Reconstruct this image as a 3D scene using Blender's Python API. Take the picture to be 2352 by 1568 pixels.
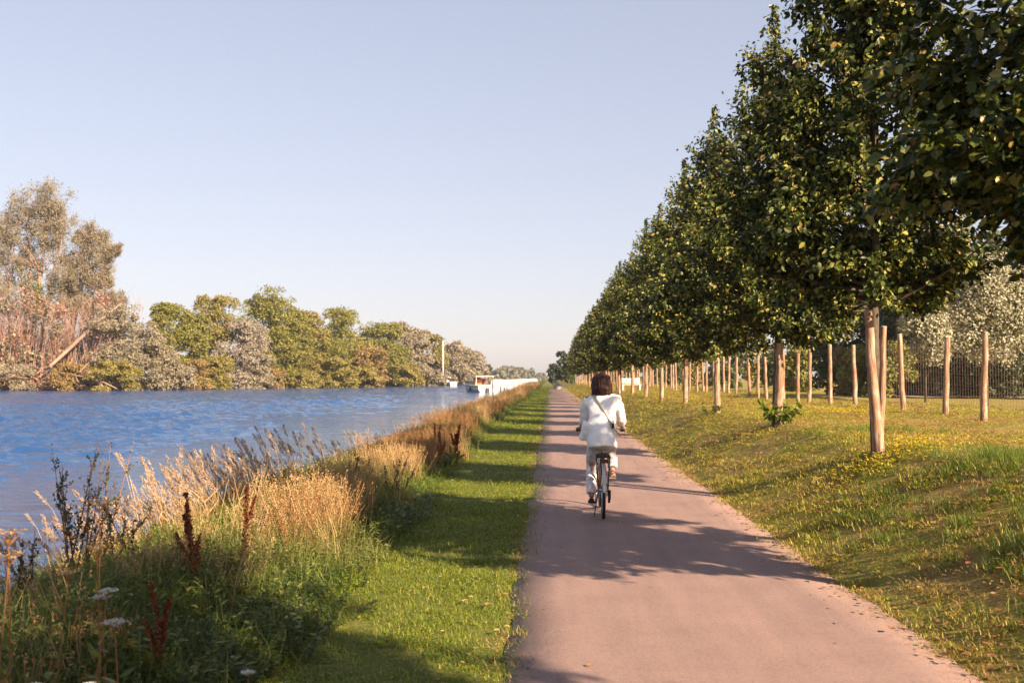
import bpy, math, random
import numpy as np
from mathutils import Vector, Matrix

for o in list(bpy.data.objects):
    bpy.data.objects.remove(o)
scene = bpy.context.scene
COL = scene.collection
R = math.radians
random.seed(7)
rng = np.random.default_rng(7)

# ------------------------------------------------------------------ camera
CAM_H = 1.70
YAW, PITCH = R(2.15), R(2.07)
cam_data = bpy.data.cameras.new('camera')
cam_data.lens = 35.0
cam_data.sensor_width = 36.0
cam_data.clip_start = 0.05
cam_data.clip_end = 9000
cam_data.dof.use_dof = True
cam_data.dof.focus_distance = 12.5
cam_data.dof.aperture_fstop = 3.2
cam = bpy.data.objects.new('camera', cam_data)
cam.location = (0, 0, CAM_H)
cam.rotation_euler = (math.pi / 2 + PITCH, 0, YAW)
COL.objects.link(cam)
scene.camera = cam

# ------------------------------------------------------------------ sky, sun, exposure
SUN_EL, SUN_AZ = R(28.0), R(133.0)          # azimuth clockwise from +Y
world = bpy.data.worlds.new('World')
scene.world = world
world.use_nodes = True
wn, wl = world.node_tree.nodes, world.node_tree.links
wn.clear()
sky = wn.new('ShaderNodeTexSky')
sky.sky_type = 'NISHITA'
sky.sun_disc = False
sky.sun_elevation = SUN_EL
sky.sun_rotation = SUN_AZ
sky.air_density = 1.0
sky.dust_density = 1.0
sky.ozone_density = 1.6
hs = wn.new('ShaderNodeHueSaturation')
hs.inputs['Saturation'].default_value = 0.85
gm = wn.new('ShaderNodeGamma'); gm.inputs[1].default_value = 0.5
tint = wn.new('ShaderNodeMix'); tint.data_type = 'RGBA'; tint.blend_type = 'MULTIPLY'
tint.inputs[0].default_value = 1.0
tint.inputs[7].default_value = (1.125, 1.055, 1.125, 1)
bg = wn.new('ShaderNodeBackground')
bg.inputs['Strength'].default_value = 0.103
wo = wn.new('ShaderNodeOutputWorld')
wl.new(sky.outputs[0], gm.inputs[0]); wl.new(gm.outputs[0], hs.inputs['Color'])
wl.new(hs.outputs[0], tint.inputs[6])
wl.new(tint.outputs[2], bg.inputs['Color'])
wl.new(bg.outputs[0], wo.inputs['Surface'])

sun_d = bpy.data.lights.new('sun', 'SUN')
sun_d.energy = 5.0
sun_d.angle = R(0.6)
sun_d.color = (1.0, 0.78, 0.55)
sun = bpy.data.objects.new('sun', sun_d)
sdir = Vector((math.sin(SUN_AZ) * math.cos(SUN_EL), math.cos(SUN_AZ) * math.cos(SUN_EL), math.sin(SUN_EL)))
sun.rotation_euler = sdir.to_track_quat('Z', 'Y').to_euler()
sun.location = (30, -30, 30)
COL.objects.link(sun)

scene.view_settings.view_transform = 'Standard'
scene.view_settings.look = 'None'
scene.view_settings.exposure = 1.7
scene.view_settings.gamma = 1.0
scene.view_settings.use_curve_mapping = False
try:
    scene.cycles.max_bounces = 6
    scene.cycles.transparent_max_bounces = 8
    scene.cycles.volume_bounces = 0
except Exception:
    pass

# ------------------------------------------------------------------ placing by the photograph (2352 px wide reading)
F = 35.0 / 36.0 * 2352
def px_dir(x, y):
    v = Vector(((x - 1176) / F, (784 - y) / F, -1.0))
    v.rotate(cam.rotation_euler)
    return v
def at_y(x, Y):
    """world X of photo column x at distance Y"""
    v = px_dir(x, 866)
    return v.x / v.y * Y
def z_at(x, y, Y):
    v = px_dir(x, y)
    return CAM_H + v.z / v.y * Y

# ------------------------------------------------------------------ materials
KA = 0.71      # overall level of the base colours
def new_mat(name):
    m = bpy.data.materials.new(name)
    m.use_nodes = True
    n = m.node_tree.nodes
    n.clear()
    return m, n, m.node_tree.links

def P(n, col=None, rough=0.6, metal=0.0, spec=0.5):
    p = n.new('ShaderNodeBsdfPrincipled')
    if col is not None:
        p.inputs['Base Color'].default_value = (*col, 1)
    p.inputs['Roughness'].default_value = rough
    p.inputs['Metallic'].default_value = metal
    p.inputs['Specular IOR Level'].default_value = spec
    return p

def noise(n, l, vec, scale, detail=4, rough=0.55):
    t = n.new('ShaderNodeTexNoise')
    t.inputs['Scale'].default_value = scale
    t.inputs['Detail'].default_value = detail
    t.inputs['Roughness'].default_value = rough
    if vec is not None:
        l.new(vec, t.inputs['Vector'])
    return t

def ramp(n, l, fac, stops):
    r = n.new('ShaderNodeValToRGB')
    e = r.color_ramp.elements
    while len(e) < len(stops):
        e.new(0.5)
    for k, (p, c) in enumerate(stops):
        e[k].position = p
        e[k].color = (*c, 1)
    if fac is not None:
        l.new(fac, r.inputs['Fac'])
    return r

def mixc(n, l, fac, a, b, blend='MIX'):
    m = n.new('ShaderNodeMix'); m.data_type = 'RGBA'; m.blend_type = blend
    if isinstance(fac, float): m.inputs[0].default_value = fac
    else: l.new(fac, m.inputs[0])
    for s, v in ((6, a), (7, b)):
        if isinstance(v, tuple): m.inputs[s].default_value = (*v, 1)
        else: l.new(v, m.inputs[s])
    return m.outputs[2]

def mat_simple(name, col, rough=0.6, metal=0.0, var=0.15, scale=8.0, bump=0.0, spec=0.5):
    if 'white_cotton' not in name: col = tuple(c * KA for c in col)
    m, n, l = new_mat(name)
    tc = n.new('ShaderNodeTexCoord')
    no = noise(n, l, tc.outputs['Object'], scale, 5)
    a = tuple(c * (1 - var) for c in col); b = tuple(min(1, c * (1 + var)) for c in col)
    r = ramp(n, l, no.outputs[0], [(0.3, a), (0.7, b)])
    p = P(n, None, rough, metal, spec)
    l.new(r.outputs[0], p.inputs['Base Color'])
    if bump:
        bp = n.new('ShaderNodeBump'); bp.inputs['Strength'].default_value = bump
        bp.inputs['Distance'].default_value = 0.01
        l.new(no.outputs[0], bp.inputs['Height']); l.new(bp.outputs[0], p.inputs['Normal'])
    o = n.new('ShaderNodeOutputMaterial'); l.new(p.outputs[0], o.inputs['Surface'])
    return m

def mat_leaf(name, stops, trans=0.3, rough=0.5, world_var=None, wscale=0.5, spec=0.4, tcol=(1.25, 1.2, 0.6), wrange=(0.42, 0.62)):
    """leaf colours picked leaf by leaf (random per island); some light passes through the blade"""
    stops = [(q, tuple(c * KA for c in cc)) for q, cc in stops]
    if world_var is not None: world_var = tuple(c * KA for c in world_var)
    m, n, l = new_mat(name)
    g = n.new('ShaderNodeNewGeometry')
    r = ramp(n, l, g.outputs['Random Per Island'], stops)
    col = r.outputs[0]
    if world_var is not None:
        no = noise(n, l, g.outputs['Position'], wscale, 5, 0.6)
        mr = n.new('ShaderNodeMapRange')
        mr.inputs[1].default_value, mr.inputs[2].default_value = wrange
        l.new(no.outputs[0], mr.inputs[0])
        col = mixc(n, l, mr.outputs[0], col, mixc(n, l, 0.75, col, world_var))
    p = P(n, None, rough, 0, spec)
    l.new(col, p.inputs['Base Color'])
    o = n.new('ShaderNodeOutputMaterial')
    if trans > 0:
        t = n.new('ShaderNodeBsdfTranslucent')
        l.new(mixc(n, l, 1.0, col, tcol, 'MULTIPLY'), t.inputs['Color'])
        mx = n.new('ShaderNodeMixShader'); mx.inputs[0].default_value = trans
        l.new(p.outputs[0], mx.inputs[1]); l.new(t.outputs[0], mx.inputs[2])
        l.new(mx.outputs[0], o.inputs['Surface'])
    else:
        l.new(p.outputs[0], o.inputs['Surface'])
    return m

# lime tree leaves; yellow stop paints sun glints, darkest ones the crown's inner shade
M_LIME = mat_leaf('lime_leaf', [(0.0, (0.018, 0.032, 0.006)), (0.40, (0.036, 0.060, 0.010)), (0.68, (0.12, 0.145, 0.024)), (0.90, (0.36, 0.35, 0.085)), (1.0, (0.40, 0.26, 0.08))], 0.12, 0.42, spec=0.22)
M_BARK = mat_simple('grey_brown_bark', (0.11, 0.08, 0.055), 0.85, var=0.4, scale=14, bump=0.8)
M_POLE = None
def mat_pole():
    m, n, l = new_mat('peeled_log')
    tc = n.new('ShaderNodeTexCoord')
    mp = n.new('ShaderNodeMapping'); mp.inputs['Scale'].default_value = (22, 22, 2.2)
    l.new(tc.outputs['Object'], mp.inputs['Vector'])
    a = noise(n, l, mp.outputs[0], 1.0, 6, 0.65)
    b = noise(n, l, tc.outputs['Object'], 5.0, 5, 0.6)
    c1 = ramp(n, l, a.outputs[0], [(0.36, (0.09, 0.04, 0.02)), (0.46, (0.36, 0.21, 0.125)), (0.60, (0.62, 0.46, 0.34))])
    c2 = ramp(n, l, b.outputs[0], [(0.42, (0.0, 0.0, 0.0)), (0.58, (1, 1, 1))])
    col = mixc(n, l, c2.outputs[0], c1.outputs[0], mixc(n, l, 0.55, c1.outputs[0], (0.36, 0.15, 0.06)))
    col = mixc(n, l, 1.0, col, (KA, KA, KA), 'MULTIPLY')
    p = P(n, None, 0.8); l.new(col, p.inputs['Base Color'])
    bp = n.new('ShaderNodeBump'); bp.inputs['Strength'].default_value = 0.6; bp.inputs['Distance'].default_value = 0.02
    l.new(a.outputs[0], bp.inputs['Height']); l.new(bp.outputs[0], p.inputs['Normal'])
    o = n.new('ShaderNodeOutputMaterial'); l.new(p.outputs[0], o.inputs['Surface'])
    return m
M_POLE = mat_pole()
M_POLE_END = mat_simple('sawn_log_end', (0.62, 0.50, 0.38), 0.8, var=0.2, scale=20)

# lawn grass, dry tan patches by place
M_GRASS = mat_leaf('mown_grass', [(0.0, (0.13, 0.19, 0.010)), (0.6, (0.28, 0.34, 0.020)), (0.85, (0.44, 0.43, 0.04)), (1.0, (0.64, 0.48, 0.12))], 0.30, 0.6)
M_LAWN = mat_leaf('dry_lawn_grass', [(0.0, (0.22, 0.25, 0.016)), (0.5, (0.40, 0.38, 0.030)), (0.8, (0.56, 0.46, 0.07)), (1.0, (0.70, 0.48, 0.14))], 0.28, 0.6, (0.54, 0.35, 0.12), 0.7, wrange=(0.47, 0.66))
M_LUSH = mat_leaf('lush_grass', [(0.0, (0.09, 0.14, 0.014)), (0.6, (0.18, 0.25, 0.026)), (1.0, (0.32, 0.36, 0.06))], 0.32, 0.5)
M_WEED = mat_leaf('weed_leaf', [(0.0, (0.035, 0.065, 0.012)), (0.5, (0.09, 0.135, 0.022)), (0.85, (0.22, 0.26, 0.05)), (1.0, (0.36, 0.29, 0.09))], 0.28, 0.5)
M_WEED2 = mat_leaf('pale_weed_leaf', [(0.0, (0.12, 0.15, 0.03)), (0.6, (0.22, 0.25, 0.055)), (1.0, (0.40, 0.36, 0.13))], 0.30, 0.5)
M_STRAW = mat_leaf('dry_straw', [(0.0, (0.38, 0.20, 0.07)), (0.4, (0.58, 0.37, 0.15)), (0.8, (0.74, 0.54, 0.26)), (1.0, (0.38, 0.17, 0.06))], 0.30, 0.6, tcol=(1.1, 1.0, 0.8))
M_PLUME = mat_leaf('reed_plume', [(0.0, (0.50, 0.34, 0.22)), (0.6, (0.66, 0.48, 0.34)), (1.0, (0.76, 0.60, 0.46))], 0.40, 0.7, tcol=(1.1, 1.0, 0.85))
M_DOCK = mat_leaf('dock_seed', [(0.0, (0.12, 0.025, 0.012)), (0.6, (0.26, 0.06, 0.022)), (1.0, (0.42, 0.13, 0.04))], 0.15, 0.7, tcol=(1.1, 0.8, 0.6))
M_BROWN = mat_leaf('brown_stem', [(0.0, (0.16, 0.065, 0.025)), (0.6, (0.34, 0.15, 0.05)), (1.0, (0.48, 0.26, 0.10))], 0.1, 0.7)
M_MUG = mat_leaf('mugwort_leaf', [(0.0, (0.035, 0.055, 0.03)), (0.6, (0.07, 0.09, 0.05)), (1.0, (0.17, 0.16, 0.10))], 0.2, 0.6)
M_WHITEF = mat_leaf('white_flower', [(0.0, (0.70, 0.68, 0.60)), (1.0, (0.82, 0.82, 0.78))], 0.2, 0.6)
M_YELLOW = mat_leaf('yellow_flower', [(0.0, (0.60, 0.42, 0.02)), (1.0, (0.80, 0.64, 0.04))], 0.2, 0.5)
M_PINK = mat_leaf('pink_flower', [(0.0, (0.40, 0.08, 0.16)), (1.0, (0.60, 0.22, 0.30))], 0.2, 0.5)
# far foliage
M_BT = {
 'green': mat_leaf('bank_green', [(0.0, (0.15, 0.155, 0.022)), (0.6, (0.24, 0.23, 0.036)), (1.0, (0.33, 0.29, 0.06))], 0.22, 0.6),
 'dark': mat_leaf('bank_dark_green', [(0.0, (0.045, 0.075, 0.016)), (0.6, (0.085, 0.115, 0.022)), (1.0, (0.15, 0.17, 0.04))], 0.2, 0.6),
 'olive': mat_leaf('bank_olive', [(0.0, (0.19, 0.165, 0.03)), (0.6, (0.29, 0.24, 0.05)), (1.0, (0.38, 0.30, 0.09))], 0.2, 0.6),
 'silver': mat_leaf('bank_silver', [(0.0, (0.30, 0.25, 0.19)), (0.6, (0.37, 0.31, 0.24)), (1.0, (0.44, 0.38, 0.30))], 0.2, 0.6, tcol=(1, 1, .8)),
 'grey': mat_leaf('bank_grey_green', [(0.0, (0.26, 0.215, 0.135)), (0.6, (0.33, 0.275, 0.18)), (1.0, (0.41, 0.345, 0.24))], 0.2, 0.6, tcol=(1, 1, .8)),
 'rust': mat_leaf('bank_rust', [(0.0, (0.22, 0.16, 0.05)), (0.6, (0.33, 0.22, 0.07)), (1.0, (0.42, 0.27, 0.11))], 0.2, 0.6),
 'twig': mat_leaf('bank_twig', [(0.0, (0.26, 0.13, 0.09)), (0.6, (0.40, 0.23, 0.16)), (1.0, (0.52, 0.34, 0.25))], 0.1, 0.8),
 'wsilver': mat_leaf('silver_willow_leaf', [(0.0, (0.26, 0.25, 0.14)), (0.6, (0.44, 0.41, 0.26)), (1.0, (0.60, 0.55, 0.40))], 0.2, 0.5, tcol=(1, 1, .8)),
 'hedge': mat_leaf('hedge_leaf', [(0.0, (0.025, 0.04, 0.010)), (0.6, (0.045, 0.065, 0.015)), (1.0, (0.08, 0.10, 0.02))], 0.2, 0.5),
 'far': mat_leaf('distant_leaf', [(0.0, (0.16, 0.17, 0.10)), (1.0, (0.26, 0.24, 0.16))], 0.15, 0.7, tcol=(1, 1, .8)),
 'farblue': mat_leaf('distant_dark_leaf', [(0.0, (0.035, 0.055, 0.035)), (1.0, (0.07, 0.09, 0.055))], 0.15, 0.7),
}

# ------------------------------------------------------------------ mesh helpers
def build_mesh(name, V, quads=None, tris=None, mats=(), mi=None, smooth=False):
    me = bpy.data.meshes.new(name)
    V = np.asarray(V, np.float32).reshape(-1, 3)
    nq = 0 if quads is None else len(quads)
    nt = 0 if tris is None else len(tris)
    loops = []
    if nq: loops.append(np.asarray(quads, np.int32).ravel())
    if nt: loops.append(np.asarray(tris, np.int32).ravel())
    L = np.concatenate(loops)
    tot = np.concatenate([np.full(nq, 4, np.int32), np.full(nt, 3, np.int32)])
    st = np.concatenate([[0], np.cumsum(tot)[:-1]]).astype(np.int32)
    me.vertices.add(len(V)); me.vertices.foreach_set('co', V.ravel())
    me.loops.add(len(L)); me.loops.foreach_set('vertex_index', L)
    me.polygons.add(nq + nt)
    me.polygons.foreach_set('loop_start', st)
    me.polygons.foreach_set('loop_total', tot)
    for m in mats: me.materials.append(m)
    if mi is not None: me.polygons.foreach_set('material_index', np.asarray(mi, np.int32))
    me.polygons.foreach_set('use_smooth', np.full(nq + nt, smooth, bool))
    me.update(calc_edges=True)
    me.validate()
    return me

class Acc:
    """collects polygons (any mix of quads and triangles) for one mesh"""
    def __init__(s): s.V = []; s.Q = []; s.T = []; s.qm = []; s.tm = []; s.n = 0
    def add(s, V, Q=None, T=None, m=0):
        V = np.asarray(V, float).reshape(-1, 3)
        s.V.append(V)
        if Q is not None and len(Q):
            Q = np.asarray(Q, int).reshape(-1, 4) + s.n; s.Q.append(Q); s.qm.append(np.full(len(Q), m))
        if T is not None and len(T):
            T = np.asarray(T, int).reshape(-1, 3) + s.n; s.T.append(T); s.tm.append(np.full(len(T), m))
        s.n += len(V)
    def tube(s, pts, rad, k=6, m=0, cap=True, ry=None, up=None):
        pts = np.asarray(pts, float); N = len(pts)
        rad = np.broadcast_to(np.asarray(rad, float), (N,))
        ryy = rad if ry is None else np.broadcast_to(np.asarray(ry, float), (N,))
        d = np.gradient(pts, axis=0); d /= np.linalg.norm(d, axis=1)[:, None] + 1e-9
        ref = np.array([0, 0, 1.0]) if abs(d[:, 2]).mean() < 0.8 else np.array([0, 1.0, 0])
        if up is not None: ref = np.asarray(up, float)
        a = np.cross(ref, d); a /= np.linalg.norm(a, axis=1)[:, None] + 1e-9
        b = np.cross(d, a)
        th = np.arange(k) * 2 * math.pi / k
        V = pts[:, None, :] + rad[:, None, None] * np.cos(th)[None, :, None] * a[:, None, :] + ryy[:, None, None] * np.sin(th)[None, :, None] * b[:, None, :]
        V = V.reshape(-1, 3)
        Q = []
        for i in range(N - 1):
            for j in range(k):
                j2 = (j + 1) % k
                Q.append((i * k + j, i * k + j2, (i + 1) * k + j2, (i + 1) * k + j))
        T = []
        if cap:
            V = np.vstack([V, pts[0], pts[-1]])
            for j in range(k):
                j2 = (j + 1) % k
                T.append((N * k, j2, j)); T.append((N * k + 1, (N - 1) * k + j, (N - 1) * k + j2))
        s.add(V, Q, T, m)
    def box(s, c, d, m=0, rz=0.0, top=None):
        x, y, z = d[0] / 2, d[1] / 2, d[2] / 2
        tx, ty = (top or (1, 1))
        V = np.array([[-x, -y, -z], [x, -y, -z], [x, y, -z], [-x, y, -z], [-x * tx, -y * ty, z], [x * tx, -y * ty, z], [x * tx, y * ty, z], [-x * tx, y * ty, z]])
        ca, sa = math.cos(rz), math.sin(rz)
        V = V @ np.array([[ca, sa, 0], [-sa, ca, 0], [0, 0, 1]]) + np.array(c)
        s.add(V, [(0, 3, 2, 1), (4, 5, 6, 7), (0, 1, 5, 4), (1, 2, 6, 5), (2, 3, 7, 6), (3, 0, 4, 7)], None, m)
    def ring(s, c, rad, thick, k=28, kk=8, m=0, axis='x', a0=0.0, a1=2 * math.pi, flat=1.0):
        """torus (or arc) around the x axis"""
        full = abs(a1 - a0 - 2 * math.pi) < 1e-6
        n = k + (0 if full else 1)
        V = []
        for i in range(n):
            a = a0 + (a1 - a0) * i / k
            for j in range(kk):
                b = 2 * math.pi * j / kk
                r = rad + thick * math.cos(b)
                V.append((c[0] + thick * flat * math.sin(b), c[1] + r * math.cos(a), c[2] + r * math.sin(a)))
        Q = []
        for i in range(k):
            i2 = (i + 1) % n
            for j in range(kk):
                j2 = (j + 1) % kk
                Q.append((i * kk + j, i * kk + j2, i2 * kk + j2, i2 * kk + j))
        s.add(V, Q, None, m)
    def sphere(s, c, r, m=0, nu=10, nv=7):
        r = np.broadcast_to(np.asarray(r, float), (3,))
        V = [(c[0], c[1], c[2] + r[2])]
        for i in range(1, nv):
            ph = math.pi * i / nv
            for j in range(nu):
                th = 2 * math.pi * j / nu
                V.append((c[0] + r[0] * math.sin(ph) * math.cos(th), c[1] + r[1] * math.sin(ph) * math.sin(th), c[2] + r[2] * math.cos(ph)))
        V.append((c[0], c[1], c[2] - r[2]))
        Q, T = [], []
        for j in range(nu): T.append((0, 1 + j, 1 + (j + 1) % nu))
        for i in range(nv - 2):
            for j in range(nu):
                a = 1 + i * nu + j; b = 1 + i * nu + (j + 1) % nu
                Q.append((a, a + nu, b + nu, b))
        e = len(V) - 1
        for j in range(nu): T.append((e, e - nu + (j + 1) % nu, e - nu + j))
        s.add(V, Q, T, m)
    def mesh(s, name, mats, smooth=False):
        V = np.concatenate(s.V)
        Q = np.concatenate(s.Q) if s.Q else None
        T = np.concatenate(s.T) if s.T else None
        mi = np.concatenate(s.qm + s.tm) if (s.qm or s.tm) else None
        return build_mesh(name, V, Q, T, mats, mi, smooth)

def stamp(acc, tV, tQ, pos, fr, scale, m=0, tT=None):
    """copy template into acc at pos (N,3) with frames fr (N,3,3; columns side, axis, normal) and scale (N,) or (N,3)"""
    tV = np.asarray(tV, float); N = len(pos)
    if N == 0: return
    scale = np.asarray(scale, float)
    if scale.ndim == 1: scale = np.repeat(scale[:, None], 3, 1)
    W = np.einsum('nij,nkj->nki', fr, tV[None] * scale[:, None, :]) + np.asarray(pos)[:, None, :]
    k = len(tV); off = (np.arange(N) * k)[:, None, None]
    Q = None if tQ is None else (np.asarray(tQ)[None] + off).reshape(-1, 4)
    T = None if tT is None else (np.asarray(tT)[None] + off).reshape(-1, 3)
    acc.add(W.reshape(-1, 3), Q, T, m)

def nrm(v): return v / (np.linalg.norm(v, axis=-1, keepdims=True) + 1e-9)
def frames(axis, normal):
    a = nrm(axis); s_ = nrm(np.cross(a, normal)); n_ = np.cross(s_, a)
    return np.stack([s_, a, n_], axis=-1)
def rdir(r, N):
    return nrm(r.normal(size=(N, 3)))

LEAF6 = np.array([[0, 0, 0], [-.34, .28, .06], [-.27, .70, .05], [0, 1.0, -.05], [.27, .70, .05], [.34, .28, .06]])
LEAF6Q = [(0, 3, 2, 1), (0, 5, 4, 3)]
LEAF4 = np.array([[0, 0, 0], [-.36, .42, .05], [0, 1.0, -.03], [.36, .42, .05]])
LEAF4Q = [(0, 3, 2, 1)]

def link(o, parent=None):
    COL.objects.link(o)
    if parent is not None: o.parent = parent
    return o
def mobj(name, me, parent=None, **props):
    o = bpy.data.objects.new(name, me); link(o, parent)
    for k, v in props.items(): o[k] = v
    return o
def empty(name, loc, rz=0.0, label=None, category=None, group=None):
    o = bpy.data.objects.new(name, None); o.empty_display_size = 0.3
    o.location = loc; o.rotation_euler = (0, 0, rz); link(o)
    if label: o['label'] = label
    if category: o['category'] = category
    if group: o['group'] = group
    return o
def copy_tree(src, loc, rz=0.0, scl=1.0, label=None):
    r = src.copy(); COL.objects.link(r); r.location = loc; r.rotation_euler = (0, 0, rz)
    r.scale = (scl,) * 3 if not isinstance(scl, tuple) else scl
    if label: r['label'] = label
    for ch in src.children:
        c = ch.copy(); COL.objects.link(c); c.parent = r
        for g in ch.children:
            d = g.copy(); COL.objects.link(d); d.parent = c
    return r

# value noise for layout
_ng = rng.random((256, 256))
def vn(x, y, s=1.0, o=0):
    x = np.asarray(x, float) * s + 31.7 + o; y = np.asarray(y, float) * s + 11.3 + o * 2
    xi = np.floor(x).astype(int); yi = np.floor(y).astype(int)
    fx = x - xi; fy = y - yi
    fx = fx * fx * (3 - 2 * fx); fy = fy * fy * (3 - 2 * fy)
    g = lambda a, b: _ng[a % 256, b % 256]
    return (g(xi, yi) * (1 - fx) + g(xi + 1, yi) * fx) * (1 - fy) + (g(xi, yi + 1) * (1 - fx) + g(xi + 1, yi + 1) * fx) * fy
def ss(a, b, x):
    t = np.clip((np.asarray(x, float) - a) / (b - a), 0, 1); return t * t * (3 - 2 * t)

# ------------------------------------------------------------------ terrain
WATER_Z = -0.40
FB_Y = np.array([-400, 60, 160, 205, 300, 420, 700, 1500, 4000.])
FB_X = np.array([-110, -100, -91, -70, -37, -28, -24, -24, -24.])
def far_bank_x(Y): return np.interp(Y, FB_Y, FB_X)
def path_x0(y):
    return 0.0 * np.asarray(y, float)
def path_l(y): return -0.27 + 0.05 * (vn(y, 0 * y, 0.9) - .5) + 0.05 * (vn(y, 0 * y, 3.1, 5) - .5)
def path_r(y):
    return 2.40 + 0.02 * ss(10, 6, y) + 0.12 * (vn(y, 0 * y, 0.5, 9) - .5) + 0.06 * (vn(y, 0 * y, 2.7, 3) - .5)
def gz(x, y):
    x = np.asarray(x, float); y = np.asarray(y, float)
    z = -1.5 * (1 - ss(-8.2, -2.6, x))
    mound = 0.84 - .12 * ss(5, 9, x) + 0.07 * np.sin(y * 0.23 + 1.0) * ss(4, 7, x)
    z = z + 1.0 * mound * (np.clip((x - 2.45) / 2.05, 0, 1) * .85 + .15 * ss(2.45, 4.6, x))
    z = z + 0.10 * (vn(x, y, 0.55) - .5) * ss(2.6, 4.5, x) + 0.05 * (vn(x, y, 1.7, 4) - .5) * ss(2.6, 3.6, x)
    z = z + 0.03 * (vn(x, y, 0.9, 2) - .5) * ss(-0.5, -1.3, x)
    z = z - 0.30 * ss(12.5, 18, x)
    fb = far_bank_x(y)
    z = z + 2.4 * (1 - ss(fb - 7, fb + 1, x))
    return z

def grid_mesh(name, xs, ys, mats, zf=gz, smooth=True):
    X, Y = np.meshgrid(xs, ys)
    Z = zf(X, Y)
    V = np.stack([X, Y, Z], -1).reshape(-1, 3)
    nx, ny = len(xs), len(ys)
    i = (np.arange(ny - 1)[:, None] * nx + np.arange(nx - 1)[None]).ravel()
    Q = np.stack([i, i + 1, i + 1 + nx, i + nx], -1)
    return build_mesh(name, V, Q, None, mats, None, smooth)

def mat_ground():
    m, n, l = new_mat('ground_soil_and_grass')
    g = n.new('ShaderNodeNewGeometry')
    big = noise(n, l, g.outputs['Position'], 0.7, 5, 0.6)
    mid = noise(n, l, g.outputs['Position'], 6.0, 6, 0.7)
    fine = noise(n, l, g.outputs['Position'], 60.0, 4, 0.7)
    c = ramp(n, l, mid.outputs[0], [(0.30, (0.20, 0.20, 0.026)), (0.5, (0.32, 0.29, 0.045)), (0.68, (0.44, 0.33, 0.09))])
    d = ramp(n, l, mid.outputs[0], [(0.30, (0.26, 0.18, 0.05)), (0.7, (0.40, 0.26, 0.10))])
    mr = n.new('ShaderNodeMapRange'); mr.inputs[1].default_value = 0.42; mr.inputs[2].default_value = 0.62
    l.new(big.outputs[0], mr.inputs[0])
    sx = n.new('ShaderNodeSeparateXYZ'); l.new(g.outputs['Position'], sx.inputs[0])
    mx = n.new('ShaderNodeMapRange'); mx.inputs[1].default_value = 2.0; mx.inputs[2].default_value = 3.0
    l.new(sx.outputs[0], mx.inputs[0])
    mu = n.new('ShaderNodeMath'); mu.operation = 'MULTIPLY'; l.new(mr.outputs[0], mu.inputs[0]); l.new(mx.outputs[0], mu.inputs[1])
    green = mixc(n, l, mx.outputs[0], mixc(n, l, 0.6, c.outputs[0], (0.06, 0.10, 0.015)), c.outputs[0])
    col = mixc(n, l, mu.outputs[0], green, d.outputs[0])
    f = ramp(n, l, fine.outputs[0], [(0.3, (0.6, 0.6, 0.6)), (0.7, (1.2, 1.2, 1.2))])
    col = mixc(n, l, 1.0, col, f.outputs[0], 'MULTIPLY')
    col = mixc(n, l, 1.0, col, (KA, KA, KA), 'MULTIPLY')
    p = P(n, None, 0.95, 0, 0.2); l.new(col, p.inputs['Base Color'])
    bp = n.new('ShaderNodeBump'); bp.inputs['Strength'].default_value = 0.7; bp.inputs['Distance'].default_value = 0.04
    l.new(mid.outputs[0], bp.inputs['Height']); l.new(bp.outputs[0], p.inputs['Normal'])
    o = n.new('ShaderNodeOutputMaterial'); l.new(p.outputs[0], o.inputs['Surface'])
    return m
xs = np.unique(np.round(np.concatenate([
    -np.geomspace(140, 3500, 14), np.arange(-120, -9, 2.5), np.arange(-9, -2, 0.25), np.arange(-2, -0.5, 0.2),
    [-0.35, -0.2, 1.0, 2.3, 2.45], np.arange(2.6, 8, 0.15), np.arange(8, 16, 0.4), np.arange(16, 60, 2.5), np.geomspace(60, 3500, 16)]), 3))
ys = np.unique(np.round(np.concatenate([-np.geomspace(25, 3000, 10), np.arange(-20, 2, 1.0), np.arange(2, 30, 0.3), np.arange(30, 90, 1.2), np.arange(90, 500, 12), np.geomspace(500, 5000, 16)]), 3))
ground = mobj('ground', grid_mesh('ground', xs, ys, [mat_ground()]), kind='structure')

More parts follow.
